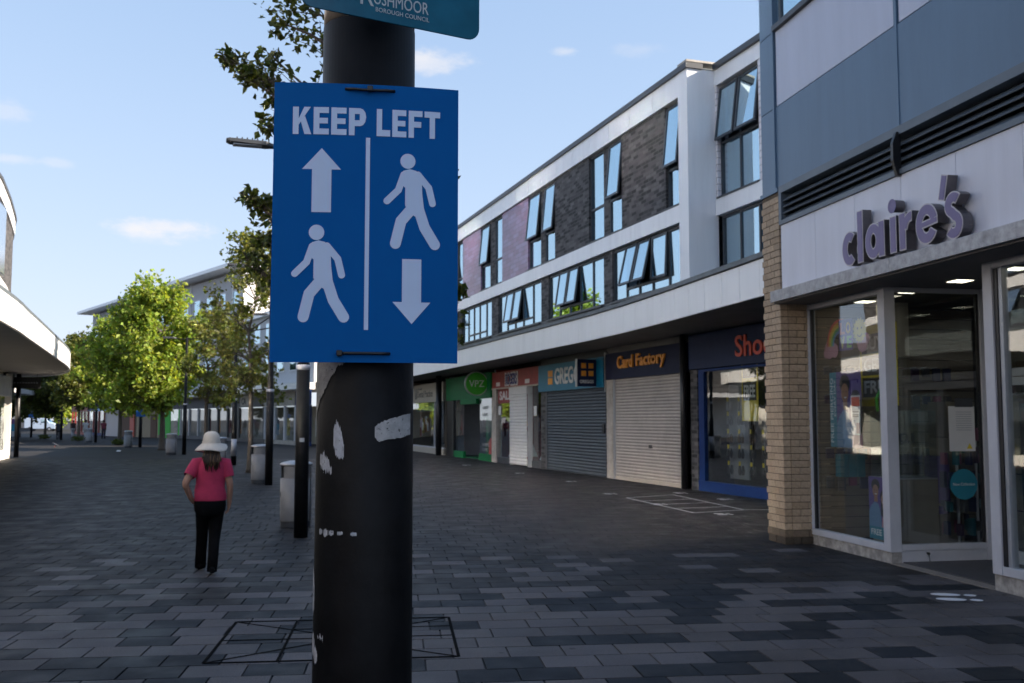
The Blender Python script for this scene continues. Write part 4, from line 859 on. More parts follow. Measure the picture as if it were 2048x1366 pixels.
# stock hung on the slat wall and on stands inside the window
rnd = random.Random(17)
for r_, (z, lab) in enumerate(((.75,'lowest'),(1.15,'second'),(1.9,'third'),(2.3,'top'))):
    t_ = cthing('hook_row', '%s row of packets hung on the slat wall in the shop window' % lab, 'hanging stock', .2, 1.94, z, 'packets hung on the slat wall')
    for i in range(12):
        x = i*.17; MB().bar((x,0,.2),(x,-.14,.21),.008,.008).build('hook', M['steel'], t_); h_ = rnd.uniform(.1,.19)
        bx('packet', rnd.choice(dk), t_, x-.055, -.13, .19-h_, x+.055, -.09, .19)
for i, (x, y, h_, lab) in enumerate(((1.9,1.0,1.5,'dark stock stand deep inside the corner window'),(1.3,.55,1.2,'low stock stand behind the small poster'),(2.6,-.5,1.7,'tall stock stand behind the return glass'),(3.4,-2.8,1.6,'stock stand behind the far right window'),(1.2,-3.2,1.3,'stock stand nearest the far right window'))):
    t_ = cthing('stock_stand', lab, 'display', x, y, .02)
    MB().tube([(0,0,0),(0,0,h_)], .02, 8).build('pole', M['steel'], t_); bx('base', M['black'], t_, -.25,-.25,0,.25,.25,.03)
    for k in range(int(h_/.3)):
        for a in range(6):
            an = a*1.047+k*.3; px_, py_ = .17*math.cos(an), .17*math.sin(an); hh = rnd.uniform(.12,.22)
            MB().bar((px_,py_,.25+k*.3),(px_,py_,.25+k*.3+hh),.10,.04).build('packet', rnd.choice(dk), t_)
# ================================================================ left building with rounded canopy
def polyrun(pts, step):
    """points every `step` metres along a smooth curve through pts"""
    P = [Vector(p) for p in pts]; res = []
    for i in range(len(P)-1):
        p0, p1, p2, p3 = P[max(i-1,0)], P[i], P[i+1], P[min(i+2,len(P)-1)]
        n_ = max(1, round((p2-p1).length/step))
        for k in range(n_):
            t_ = k/n_; res.append(.5*((2*p1)+(p2-p0)*t_+(2*p0-5*p1+4*p2-p3)*t_*t_+(3*p1-p0-3*p2+p3)*t_**3))
    res.append(P[-1]); return res
def wall_strip(name, m, parent, line, z0, z1, th, pieces=True, gap=.006):
    """vertical strip following a ground line, outward to the right of travel; one object or one per segment"""
    n_ = len(line); nor = []
    for i in range(n_):
        d = (line[min(i+1,n_-1)]-line[max(i-1,0)]).normalized(); nor.append(Vector((d.y,-d.x)))
    big = MB()
    for i in range(n_-1):
        a, b_ = line[i], line[i+1]; d = (b_-a).normalized()*gap; a2, b2 = a+d, b_-d
        mb = MB() if pieces else big; n0 = len(mb.v)
        q = [a2, b2, b2-nor[i+1]*th, a2-nor[i]*th]
        mb.v += [(p.x,p.y,z) for z in (z0,z1) for p in q]; mb.f += [tuple(n0+k for k in f) for f in ((0,3,2,1),(4,5,6,7),(0,1,5,4),(1,2,6,5),(2,3,7,6),(3,0,4,7))]
        if pieces: mb.build(name, m, parent)
    if not pieces: big.build(name, m, parent)
lb = thing('corner_building', 'white and dark brick building on the left with rounded sunlit canopy', 'building')
CE = polyrun([(-3.85,-14),(-3.87,5),(-3.9,23.8),(-4.05,29.2),(-4.35,37),(-4.68,44.4),(-5.2,49.2),(-6.1,52.9),(-7.4,55),(-9.2,55.6),(-13,55.6)], 1.5)
wall_strip('fascia_panel', M['fascia'], lb, CE, 3.9, 4.56, .08)
wall_strip('capping', M['flash'], lb, CE, 4.565, 4.66, .16, False, 0)
def sheet(name, m, parent, line, xin, z):
    s_ = MB()
    for a, b_ in zip(line, line[1:]): s_.quad((a.x,a.y,z),(b_.x,b_.y,z),(xin,min(b_.y,55.0),z),(xin,min(a.y,55.0),z))
    s_.build(name, m, parent)
LS = mat('bounce_lit_soffit', (.42,.41,.40), .8, var=.06, vs_=1)  # paler than the right soffit; bounced light is put into its colour
inner = [p+Vector((-.07, 0 if p.y < 50 else -.07)) for p in CE]
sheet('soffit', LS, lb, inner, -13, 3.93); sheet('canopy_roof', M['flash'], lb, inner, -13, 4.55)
UW = polyrun([(-6.4,-14),(-6.42,10),(-6.45,30),(-6.53,38.6),(-6.69,40.7),(-6.95,43.6),(-7.5,47.8),(-8.7,50.2),(-11,51.2),(-16,51.4)], 1.42)
wall_strip('brick_wall', M['dbrick'], lb, UW, 4.6, 9.6, .3, False, 0)
off = lambda k: [p+Vector((k, -k*0)) for p in UW]
wall_strip('parapet_panel', M['fascia'], lb, off(.06), 9.62, 10.22, .3); wall_strip('band_panel', M['fascia'], lb, off(.05), 6.5, 6.9, .2); wall_strip('roof_edge', M['dark_metal'], lb, off(.12), 10.225, 10.32, .4, False, 0)
bx('core', M['dark_room'], lb, -18, -14, 4.56, -7.9, 47, 10.1)
y = 6.6; i = 0
while y < 39.5:
    for z0, z1 in ((5.05,6.42),(6.98,9.5)):
        wn = part('window', lb); wd = 2.4 if z0 > 6 else 2.4; xw = -6.38-max(0, y-30)*.02
        bx('frame', M['frame'], wn, xw-.05, y, z0, xw+.02, y+wd, z1); 
        if z0 > 6 or i % 3: bx('pane', M['sunglass'], wn, xw+.022, y+.06, z0+.06, xw+.03, y+wd-.06, z1-.06)
        else:
            MB().quad((xw+.03,y+.06,z1-.06),(xw+.03,y+wd-.06,z1-.06),(xw+.32,y+wd-.06,z0+.5),(xw+.32,y+.06,z0+.5)).build('pane', M['sunglass'], wn); MB().bar((xw+.32,y+.04,z0+.5),(xw+.32,y+wd-.04,z0+.5),.05,.05).build('sash_rail', M['frame'], wn)
    y += 2.83; i += 1
# ground floor shops on the left
bx('shop_wall', M['white_render'], lb, -13, 50.4, 0, -8.1, 52.6, 3.9)  # white wall, its colour also chosen to look sunlit
bx('dark_reveal', M['black'], lb, -8.05, 50.4, 2.7, -7.85, 52.3, 3.9)
bx('rear_wall', M['dark_room'], lb, -13, -14, 0, -11, 50.3, 3.9)
cols = ['navy','red','white_render','green','blue','cream','teal','dark_metal','white_render','cream','white_render']
y = -13.5
for i in range(11):
    s = thing('left_shop_front', 'shop front on the left side with %s fascia, %s from the far corner' % (cols[i].replace('_render','').replace('_',' '), ['eleventh','tenth','ninth','eighth','seventh','sixth','fifth','fourth','third','second','first'][i]), 'shop front', group='shop fronts under the left canopy')
    bx('sign_board', M[cols[i]], s, -7.9, y+.1, 2.8, -7.7, y+5.6, 3.7); bx('pane', M['shopglass'], s, -7.8, y+.3, .4, -7.79, y+5.4, 2.8); bx('stall_riser', M[cols[i]], s, -7.85, y+.1, 0, -7.72, y+5.6, .4)
    bx('pilaster', M['white_render'], s, -7.9, y+5.61, 0, -7.66, y+5.8, 3.85); bx('back_wall', M['cream'], s, -10.2, y+.3, 0, -10.1, y+5.4, 2.8); y += 5.81
tag(MB().tube([(0,0,0),(0,0,3.92)], .11, 12).build('canopy_column', M['black'], None, smooth=True, loc=(-7.67,52.25,0)), 'slim black column under the rounded left canopy', 'column')
hs = thing('hanging_sign', 'black hanging shop sign under the rounded left canopy', 'sign', (-7.5,52.0,3.5))
bx('board', M['black'], hs, -.5, -.05, -.26, .82, .05, .26); 
for i in range(9): bx('sign_dot', M['alu'], hs, -.32+i*.12, -.054, -.03, -.27+i*.12, -.051, .03)
for x in (-.35,.65): MB().bar((x,0,.26),(x,0,.42),.02,.02).build('hanger', M['black'], hs)
fl_ = thing('far_left_building', 'low building with white canopy far beyond the left corner', 'building')
bx('canopy', M['fascia'], fl_, -30, 86, 3.95, -13.2, 100, 4.35); bx('wall', M['white_render'], fl_, -30, 90, 0, -16.5, 100, 3.94); bx('upper_wall', M['dbrick'], fl_, -30, 90, 4.36, -18, 100, 9)

# ================================================================ far terrace where the street bends left
FR = [(7.9,67.6),(7.2,70.2),(5.6,77.5),(4.0,84),(1.8,92),(-.6,99.6),(-2.6,103.6),(-5,109.2),(-6.8,113.2),(-8.6,118.2),(-11,126.5),(-14,139)]
def P3(p, q, u, o, z):    # u along p->q (metres), o outward to the street
    d = (Vector(q)-Vector(p)).normalized(); nn = Vector((-d.y, d.x)); nn = nn if nn.x < 0 else -nn; v = Vector(p)+d*u+nn*o; return (v.x, v.y, z)
def fbx(name, m, parent, p, q, u0, u1, o0, o1, z0, z1):
    b_ = MB(); b_.v = [P3(p,q,u,o,z) for z in (z0,z1) for o in (o0,o1) for u in (u0,u1)]
    b_.f = [(0,2,3,1),(4,5,7,6),(0,1,5,4),(1,3,7,5),(3,2,6,7),(2,0,4,6)]; return b_.build(name, m, parent)
lime = mat('bright_green', (.05,.55,.05), .5); grey = mat('mid_grey_panel', (.13,.13,.14), .6); brown = mat('brown_wood', (.11,.045,.02), .6); sky_b = mat('pale_blue_awning', (.30,.48,.70), .6); beige = mat('beige_render', (.40,.31,.20), .8)
looks = [('blue','blue sign at the near end','navy'),('stone','pale fascia and white pillars','white_alu'),('dark_metal','tan sign over a red lined door','frame'),(grey,'long grey fascia and dark glazing','frame'),(grey,'grey pillars and bright posters','alu'),(grey,'lime green stripe',lime),(beige,'plain beige wall',beige),(brown,'brown timber front',brown),('shutter','pale blue awning and grey shutter','shutter'),('blue','blue and red posts','red'),('red','red striped front','red')]
FT = thing('far_terrace', 'pale far terrace behind the trees where the street bends left', 'building')
for i, (p, q) in enumerate(zip(FR, FR[1:])):
    fm, desc, pmn = looks[i]; fm = M[fm] if isinstance(fm, str) else fm; pmm = M[pmn] if isinstance(pmn, str) else pmn
    ln = (Vector(q)-Vector(p)).length
    s = thing('far_shop_front', 'distant shop front with '+desc, 'shop front', group='shop fronts of the far terrace')
    fbx('sign_board', fm, s, p, q, .05, ln-.05, .02, .18, 2.75, 3.75)
    if i in (6, 7): fbx('wall', fm, s, p, q, .05, ln-.05, -.3, .0, 0, 2.75); fbx('door', brown if i == 6 else M['redl'], s, p, q, ln*.1, ln*.35, 0, .06, 0, 2.3)
    elif i == 8:
        fbx('shutter', M['alu'], s, p, q, .2, ln-.2, -.1, 0, 0, 2.7); fbx('awning', sky_b, s, p, q, .1, ln-.1, .19, .9, 2.7, 3.05)
    else:
        fbx('pane', M['shopglass'], s, p, q, .1, ln-.1, 0, .02, .3, 2.75); fbx('stall_riser', fm, s, p, q, .05, ln-.05, -.02, .06, 0, .3); fbx('back_wall', M['cream'], s, p, q, .1, ln-.1, -2.5, -2.4, 0, 2.75)
        k = max(2, int(ln/2.4))
        for j in range(k+1): fbx('pillar', pmm, s, p, q, j*(ln-.3)/k, j*(ln-.3)/k+.3, .0, .12, .301, 2.74)
        for j in range(k): fbx('display', M[('red','paper','teal','yellow','orange')[(i+j) % 5]], s, p, q, .4+j*(ln-.3)/k, .9+j*(ln-.3)/k, -1.2, -1.1, .6, 1.9)
    if i == 5: fbx('green_stripe', lime, s, p, q, ln*.4, ln*.65, .13, .2, 0, 2.74)
    d = (Vector(q)-Vector(p)).normalized(); rv = (-d.x,-d.y,0)
    if i == 1: text('Bonmarché', 'lettering', M['dark_metal'], s, P3(p,q,ln*.75,.185,2.98), rv, UP, 3.2, .5, .02, .01)
    if i == 2:
        fbx('sign_plate', M['cream'], s, p, q, ln*.45, ln*.85, .19, .24, 2.85, 3.65); text('CA', 'lettering', M['black'], s, P3(p,q,ln*.8,.245,2.95), rv, UP, 1.2, .55, .02, .03)
    fbx('canopy', M['fascia'], FT, p, q, 0, ln, -.2, 1.0, 3.8, 4.25)
def storeys(root, p, q, z0, z1, rows, wm, step=2.6):
    ln = (Vector(q)-Vector(p)).length
    fbx('wall', wm, root, p, q, 0, ln, -9, -.1, z0, z1)
    for r_ in rows:
        n_ = max(1, int(ln/step))
        for j in range(n_):
            wn = part('window', root); u = (j+.2)*ln/n_
            fbx('frame', M['white'], wn, p, q, u, u+1.45, -.12, -.04, r_, r_+1.5); fbx('pane', M['glass'], wn, p, q, u+.08, u+1.37, -.035, -.03, r_+.08, r_+1.42)
pale = mat('pale_grey_render', (.52,.52,.54), .8, var=.06)
storeys(FT, FR[0], FR[3], 4.26, 9.6, (5.2, 7.6), pale)
fbx('roof_edge', M['fascia'], FT, FR[0], FR[3], -.1, 16.9, -9.2, .25, 9.61, 9.9)
FB = thing('far_block', 'tall pale block with overhanging roof behind the sunlit tree', 'building')
storeys(FB, FR[3], FR[10], 4.27, 14.0, (5.4, 8.2, 11.0), pale, 3.0)
ln = (Vector(FR[10])-Vector(FR[3])).length
fbx('roof_overhang', M['fascia'], FB, FR[3], FR[10], -.2, ln+1.6, -9.5, 1.3, 14.2, 14.5); fbx('roof_neck', pale, FB, FR[3], FR[10], .3, ln-.3, -8, -.6, 14.01, 14.19)
for u in (2, 12, 22, 32, 42): MB().bar(P3(FR[3],FR[10],u,.0,4.3), P3(FR[3],FR[10],u,.0,14.1), .1, .1).build('downpipe', M['white'], FB)
MB().lathe([(5.2,4.3),(5.2,12.6)], 40, (8.2,90,0)).build('drum_wall', M['white_render'], FB, smooth=False)
MB().lathe([(5.5,12.7),(5.7,12.75),(5.7,13.4),(5.3,13.5),(.1,13.55)], 40, (8.2,90,0)).build('drum_roof', M['fascia'], FB)

# ================================================================ lamp columns
def lamp_column(x, y, label, near=False):
    t_ = thing('lamp_column', label, 'lamp post', (x, y, 0), 0, 'black lamp columns along the street')
    if not near:
        MB().tube([(0,0,0),(0,0,2.5)], [.104,.100], 20).build('lower_shaft', M['post'], t_, smooth=True)
        MB().tube([(0,0,2.5),(0,0,2.58)], [.103,.103], 20).build('collar', M['white_alu'], t_, smooth=True)
        MB().tube([(0,0,2.58),(0,0,2.62),(0,0,5.95)], [.1,.075,.06], 14).build('upper_shaft', M['post'], t_, smooth=True)
    for sx in (-1, 1):
        MB().bar((0,0,5.86),(sx*.55,.0,5.9), .05, .05).build('arm', M['post'], t_)
        h = part('lamp_head', t_)
        b_ = MB(); b_.loft([[(sx*xx, yy*w_, z) for yy, z in ((-1,z0),(1,z0),(1,z1),(-1,z1))] for xx, w_, z0, z1 in ((.5,.05,5.88,5.93),(.62,.12,5.885,5.95),(1.15,.11,5.91,5.965),(1.2,.09,5.93,5.955))]); b_.build('housing', M['dark_metal'], h, bevel=.006)
        for k in range(6): bx('cooling_fin', M['dark_metal'], h, sx*(.66+k*.075), -.1, 5.965, sx*(.68+k*.075), .1, 5.985)
        bx('lens', M['alu'], h, sx*.68, -.08, 5.878, sx*1.1, .08, 5.892)
    return t_
LC = [(1.65,15.3,'black lamp column with thick lower shaft beside the nearest litter bin'),(2.12,27.75,'black lamp column beside the second litter bin'),(1.74,40.4,'black lamp column just right of the woman in the hat'),(-.13,53.4,'black twin arm lamp column left of the woman, before the big tree'),(-2.83,67.7,'lamp column with blue sign between the two tree trunks'),(-6.74,83.7,'thin lamp column near the shutter with blue awning'),(-10.44,95,'lamp column beside the dark clothed walker'),(-14.76,109.4,'distant lamp column with blue sign at the left')]
lamps = []
for i, (x, y, lab) in enumerate(LC):
    l_ = lamp_column(x, y, lab); lamps.append(l_)
    if i in (4, 7): bx('blue_plate', mat('blue_plate', (.03,.16,.50), .5), l_, -.28, -.14, 1.95, .28, -.11, 2.4)
    if i == 2: MB().tube([(0,0,.35),(0,0,1.0)], .107, 16).build('grey_wrap', M['alu'], l_, smooth=True)
    if i == 0: bx('small_label', M['alu'], l_, -.05, -.108, 1.42, .02, -.098, 1.48)
# nearest column, the one carrying the signs
PX, PY = .365, 2.15
np_ = lamp_column(PX, PY, 'thick black post in the foreground with peeling stickers', True)
def prad(z): return .108-.0045*z/2.6*1.6
MB().tube([(0,0,0),(0,0,1.3),(0,0,2.61)], [prad(0),prad(1.3),prad(2.61)], 64).build('lower_shaft', M['post'], np_, smooth=True)
band = mat('band_weathered', (.45,.38,.33), .4, metal=.4, var=.4, vs_=12)
MB().tube([(0,0,2.612),(0,0,2.69)], [prad(2.6)-.001]*2, 48).build('collar', band, np_, smooth=True)
MB().tube([(0,0,2.70),(0,0,2.76),(0,0,5.95)], [.1,.075,.06], 20).build('upper_shaft', M['post'], np_, smooth=True)
MB().tube([(0,0,2.44),(0,0,2.443)], [prad(2.44)+.0012]*2, 48).build('tape_edge', M['black'], np_, smooth=True)
FA = math.atan2(-PY, -PX)                     # direction from the post to the viewer
def patch(name, m, cols, lift=.0012):
    b_ = MB(); pts = []
    for th, lo, hi in cols:
        a = FA+R(th); pts.append([((prad(z)+lift)*math.cos(a), (prad(z)+lift)*math.sin(a), z) for z in (lo, hi)])
    for u, v in zip(pts, pts[1:]): b_.quad(u[0], v[0], v[1], u[1])
    b_.build(name, m, np_, smooth=True)
def flake(name, c):
    """torn paper or paint with small holes worn through it"""
    m = mat(name, c, .7, var=.3, vs_=45, stain=.5, bump=.2, bs=200); t = m.node_tree; b = t.nodes['Principled BSDF']; o = [n for n in t.nodes if n.type == 'OUTPUT_MATERIAL'][0]
    n = N(t, 'ShaderNodeTexNoise'); n.inputs['Scale'].default_value = 95; n.inputs['Detail'].default_value = 5; n.inputs['Roughness'].default_value = .7
    tcx = N(t, 'ShaderNodeTexCoord'); t.links.new(tcx.outputs['Object'], n.inputs['Vector']); r = N(t, 'ShaderNodeValToRGB'); r.color_ramp.elements[0].position = .33; r.color_ramp.elements[1].position = .40
    t.links.new(n.outputs['Fac'], r.inputs[0]); t.links.new(r.outputs[0], b.inputs['Alpha']); return m
def dense(cols, n_=5, jag=.003, seed=1):
    n_ *= 2
    rr = random.Random(seed); res = []
    for a, b_ in zip(cols, cols[1:]):
        for k in range(n_): res.append(tuple(a[j]+(b_[j]-a[j])*k/n_+(rr.uniform(-jag,jag) if j else 0) for j in range(3)))
    return res+[cols[-1]]
stk = flake('old_sticker_paper', (.46,.46,.46)); pal = flake('pale_undercoat', (.36,.35,.34)); wh = flake('chipped_primer', (.45,.47,.52))
patch('sticker_remnant', stk, dense([(11,1.715,1.735),(15,1.705,1.742),(22,1.708,1.748),(45,1.712,1.758),(66,1.720,1.764)], 4, .0015, 2))
patch('bare_patch', pal, dense([(-84,1.74,1.875),(-70,1.78,1.875),(-55,1.81,1.875),(-42,1.84,1.875),(-33,1.862,1.875),(-24,1.868,1.875)], 5, .004, 3))
patch('sticker_remnant', wh, dense([(-38,1.70,1.735),(-34,1.675,1.748),(-29,1.668,1.735),(-24,1.672,1.70)], 4, .005, 4))
patch('sticker_remnant', wh, dense([(-62,1.655,1.672),(-54,1.645,1.685),(-47,1.643,1.668),(-40,1.64,1.652)], 4, .006, 5))
for sd, (th, lo, hi) in enumerate(((-58,1.515,1.523),(-49,1.512,1.524),(-40,1.516,1.522),(-28,1.517,1.521),(-12,1.515,1.52))):
    patch('scuff', wh, dense([(th-3,lo,hi),(th,lo-.002,hi+.002),(th+4,lo,hi)], 3, .002, 6+sd))
for sd, (th, lo, hi) in enumerate(((-80,1.39,1.44),(-78,1.345,1.42),(-74,1.26,1.31),(-66,1.245,1.285),(-55,1.30,1.31))):
    patch('paint_chip', wh, dense([(th-6,lo+.01,hi-.01),(th,lo,hi),(th+5,lo+.01,hi-.015)], 4, .004, 12+sd))

# KEEP LEFT board tied to the post
BR = Vector((.983,-.183,0)); kb = thing('keep_left_sign', 'blue KEEP LEFT board with white arrows and walking figures tied to the near post', 'sign', (.1535,2.065,2.45), math.atan2(BR.y, BR.x))
S_ = .001021; SV = .001034
def bend(u): return .30*(u-.185)**2
BB = mat('blue_board', (.0003,.104,.375), .55, spec=.08, var=.05, vs_=3); WM = mat('sign_white_vinyl', (.52,.67,.93), .5, var=.03)
n_ = 24; b_ = MB(); Wd = 375*S_; Hd = .583
for i in range(n_+1):
    u = Wd*i/n_; y = bend(u); b_.v += [(u,y,-Hd),(u,y,0),(u,y+.004,-Hd),(u,y+.004,0)]
for i in range(n_):
    a = i*4; c = a+4; b_.f += [(a,c,c+1,a+1),(a+2,a+3,c+3,c+2),(a+1,c+1,c+3,a+3),(a,a+2,c+2,c)]
b_.f += [(0,1,3,2),(n_*4,n_*4+2,n_*4+3,n_*4+1)]
b_.build('board', BB, kb)
cnt = [0]
def vinyl(name, polys):
    """white shapes given in board millimetre units measured from the top left corner"""
    b_ = MB()
    for p in polys:
        cnt[0] += 1; lift = .0008+.00012*(cnt[0] % 9); n0 = len(b_.v); k = len(p)
        b_.v += [(u*S_, bend(u*S_)-lift, -v*SV) for u, v in p]; b_.f.append(tuple(range(n0, n0+k)))
    o = b_.build(name, WM, kb); return o
def fan(p):                                     # split long polygons so that they follow the bend
    return [p]
def shift(p, du, dv): return [(u+du, v+dv) for u, v in p]
# block capitals, 56 high
def glyph(ch):
    H, T = 56, 13.5
    if ch == 'K': return [[(0,0),(T,0),(T,H),(0,H)], [(T,24),(26,0),(41,0),(T,37)], [(18,28),(28,19),(43,H),(27,H)]], 43
    if ch == 'E': return [[(0,0),(T,0),(T,H),(0,H)], [(T,0),(35,0),(35,12),(T,12)], [(T,22),(33,22),(33,33.5),(T,33.5)], [(T,44),(35.5,44),(35.5,H),(T,H)]], 36
    if ch == 'F': return [[(0,0),(T,0),(T,H),(0,H)], [(T,0),(35,0),(35,12),(T,12)], [(T,22.5),(32,22.5),(32,34.5),(T,34.5)]], 35
    if ch == 'P': return [[(0,0),(T,0),(T,H),(0,H)], [(T,0),(26,0),(33,2.5),(38,9),(25,12),(T,12)], [(25,12),(38,9),(40,18),(38,28),(25,25)], [(T,25),(25,25),(38,28),(33,34.5),(26,37),(T,37)]], 39
    if ch == 'L': return [[(0,0),(T,0),(T,H),(0,H)], [(T,43),(34,43),(34,H),(T,H)]], 34
    if ch == 'T': return [[(0,0),(40,0),(40,12.5),(0,12.5)], [(13.2,12.5),(26.8,12.5),(26.8,H),(13.2,H)]], 40
u = 38.; gk = .87
for ch in 'KEEP LEFT':
    if ch == ' ': u += 18; gk = .81; continue
    pl, wd = glyph(ch); vinyl('letter', [[(u+a*gk, 50+b) for a, b in p] for p in pl]); u += wd*gk+4.2
vinyl('divider', [[(185.5,110),(194,110),(194,499),(185.5,499)]])
vinyl('up_arrow', [[(97,134),(136,177),(58,177)], [(78,177),(117,177),(117,264),(78,264)]])
vinyl('down_arrow', [[(261,355),(300,355),(300,442),(261,442)], [(242,442),(319,442),(281,486)]])
def walker(du, dv):
    o = lambda pts, wd: shift(stroke(pts, wd, n=8), du, dv)
    polys = [shift(circ(89,305,15.5,24), du, dv), shift([(80,325),(93,321),(106,324),(117,336),(118,352),(119,372),(123,405),(108,420),(92,410),(84,396),(84,360),(74,350),(76,334)], du, dv),
             o([(81,333),(70,365),(47,388)], 14), o([(110,332),(132,358),(140,390)], 14), o([(96,404),(76,428),(65,474)], 22), o([(112,404),(124,440),(145,474)], 22)]
    vinyl('walking_figure', polys)
walker(0, 0); walker(182, -150)
for v, u0, u1, hd in ((11,143,243,193),(546,135,238,138)):
    tie = part('cable_tie', kb)
    MB().tube([(uu*S_, bend(uu*S_)-.004-(.002 if 0 < k < 6 else -.004), -(v+(2.5*math.sin(k*.5) if v < 100 else 0))*SV) for k, uu in enumerate([u0+(u1-u0)*j/6 for j in range(7)])], .0032, 8).build('strap', M['black'], tie, smooth=True)
    MB().box(hd*S_-.006, bend(hd*S_)-.013, -v*SV-.006, hd*S_+.006, bend(hd*S_)-.002, -v*SV+.006).build('tie_head', M['black'], tie, bevel=.002)
# council plate above
cp = thing('council_plate', 'teal council plate with white lettering above the KEEP LEFT board', 'sign', (.193,1.972,2.58), math.atan2(.071,.364))
TP = mat('teal_plate', (.012,.12,.20), .16, var=.25, vs_=5, stain=.2)
W_, r_ = .405, .028
pl = [(W_,.32),(0,.32)]+[(r_-r_*math.cos(R(a)), r_-r_*math.sin(R(a))) for a in range(0, 91, 15)]+[(W_-r_+r_*math.sin(R(a)), r_-r_*math.cos(R(a))) for a in range(0, 91, 15)]
MB().prism(pl, 0, .004, lambda a, b, h: (a, h, b)).build('plate', TP, cp, bevel=.001)
CW = mat('plate_lettering', (.50,.56,.60), .4, var=.03)
text('R', 'lettering', CW, cp, (.128,-.0005,.028), (1,0,0), UP, .03, .042, .0006); text('USHMOOR', 'lettering', CW, cp, (.158,-.0005,.034), (1,0,0), UP, .124, .026, .0006)
text('BOROUGH COUNCIL', 'lettering', CW, cp, (.162,-.0005,.0185), (1,0,0), UP, .122, .0095, .0006)
MB().bar((.15,.004,.2),(.15,.05,.2),.02,.02).build('bracket', M['steel'], cp)

# ================================================================ litter bins
bin0 = None
def litter_bin(x, y, rz, label):
    global bin0
    if bin0 is None:
        t_ = thing('litter_bin', label, 'bin', (x,y,0), rz, 'grey litter bins along the street')
        n_ = 32; sy = .8
        MB().lathe([(.24,.0),(.245,.02),(.245,.10)], n_, sy=sy).build('plinth', M['dark_metal'], t_, smooth=False)
        b_ = MB(); b_.lathe([(.25,.10),(.255,.12),(.255,.80)], n_, sy=sy); b_.build('body', M['bin'], t_, smooth=True)
        # upper part open on two sides
        for a0, a1 in ((28,152),(208,332)):
            c = MB(); ring = [[(rr*math.cos(R(a)), rr*sy*math.sin(R(a)), z) for a in [a0+(a1-a0)*k/14 for k in range(15)]] for rr, z in ((.255,.801),(.255,1.0))]
            for k in range(14): c.quad(ring[0][k], ring[0][k+1], ring[1][k+1], ring[1][k])
            c.build('upper_panel', M['bin'], t_, smooth=True)
        MB().lathe([(.2,.80),(.2,.99)], 20, sy=sy).build('liner', M['black'], t_, smooth=True)
        MB().lathe([(.262,1.0),(.268,1.015),(.268,1.035),(.22,1.06),(.12,1.082),(.01,1.088)], n_, sy=sy).build('lid', M['steel'], t_, smooth=True)
        MB().tube([(.2,-.17,.12),(.2,-.17,.98)], .012, 6).build('door_hinge', M['dark_metal'], t_); bx('lock_plate', M['dark_metal'], t_, -.256, -.03, .5, -.25, .03, .58)
        bin0 = t_; return t_
    c = copy_tree(bin0); c.location = (x,y,0); c.rotation_euler = (0,0,rz); c['label'] = label; return c
litter_bin(1.72, 16.75, .1, 'nearest grey litter bin, half hidden by a lamp column'); litter_bin(1.95, 28.5, .2, 'grey litter bin beside the second lamp column'); litter_bin(1.25, 41.0, 0, 'grey litter bin behind the brim of the hat')
litter_bin(-.75, 53.2, .1, 'grey litter bin beside the twin arm lamp column'); litter_bin(-3.55, 67.9, 0, 'grey litter bin between two tree trunks at left'); litter_bin(-7.4, 85.8, 0, 'grey litter bin before the distant white clothed walker')
# ================================================================ trees
def leaf_mat(name, c, tr=.45):
    m = bpy.data.materials.new(name); m.use_nodes = True; t = m.node_tree; t.nodes.clear()
    o = N(t, 'ShaderNodeOutputMaterial'); d = N(t, 'ShaderNodeBsdfPrincipled'); d.inputs['Roughness'].default_value = .45; d.inputs['Specular IOR Level'].default_value = .35
    tl = N(t, 'ShaderNodeBsdfTranslucent'); mix = N(t, 'ShaderNodeMixShader'); mix.inputs[0].default_value = tr
    a = N(t, 'ShaderNodeAttribute', attribute_name='tint'); x = N(t, 'ShaderNodeMixRGB', blend_type='MULTIPLY'); x.inputs[0].default_value = 1; x.inputs[2].default_value = c+(1,)
    y = N(t, 'ShaderNodeMixRGB', blend_type='MULTIPLY'); y.inputs[0].default_value = 1; y.inputs[2].default_value = (1.5,1.35,.55,1)
    t.links.new(a.outputs['Color'], x.inputs[1]); t.links.new(x.outputs[0], d.inputs['Base Color']); t.links.new(x.outputs[0], y.inputs[1]); t.links.new(y.outputs[0], tl.inputs[0])
    t.links.new(d.outputs[0], mix.inputs[1]); t.links.new(tl.outputs[0], mix.inputs[2]); t.links.new(mix.outputs[0], o.inputs[0]); return m
LEAF = leaf_mat('leaf_green', (.22,.315,.065), .5); LEAF_D = leaf_mat('leaf_dark_green', (.065,.09,.022), .35); LEAF_O = leaf_mat('leaf_olive_shaded', (.115,.145,.038), .42)  # olive is darkened so its colour carries the shade on those crowns
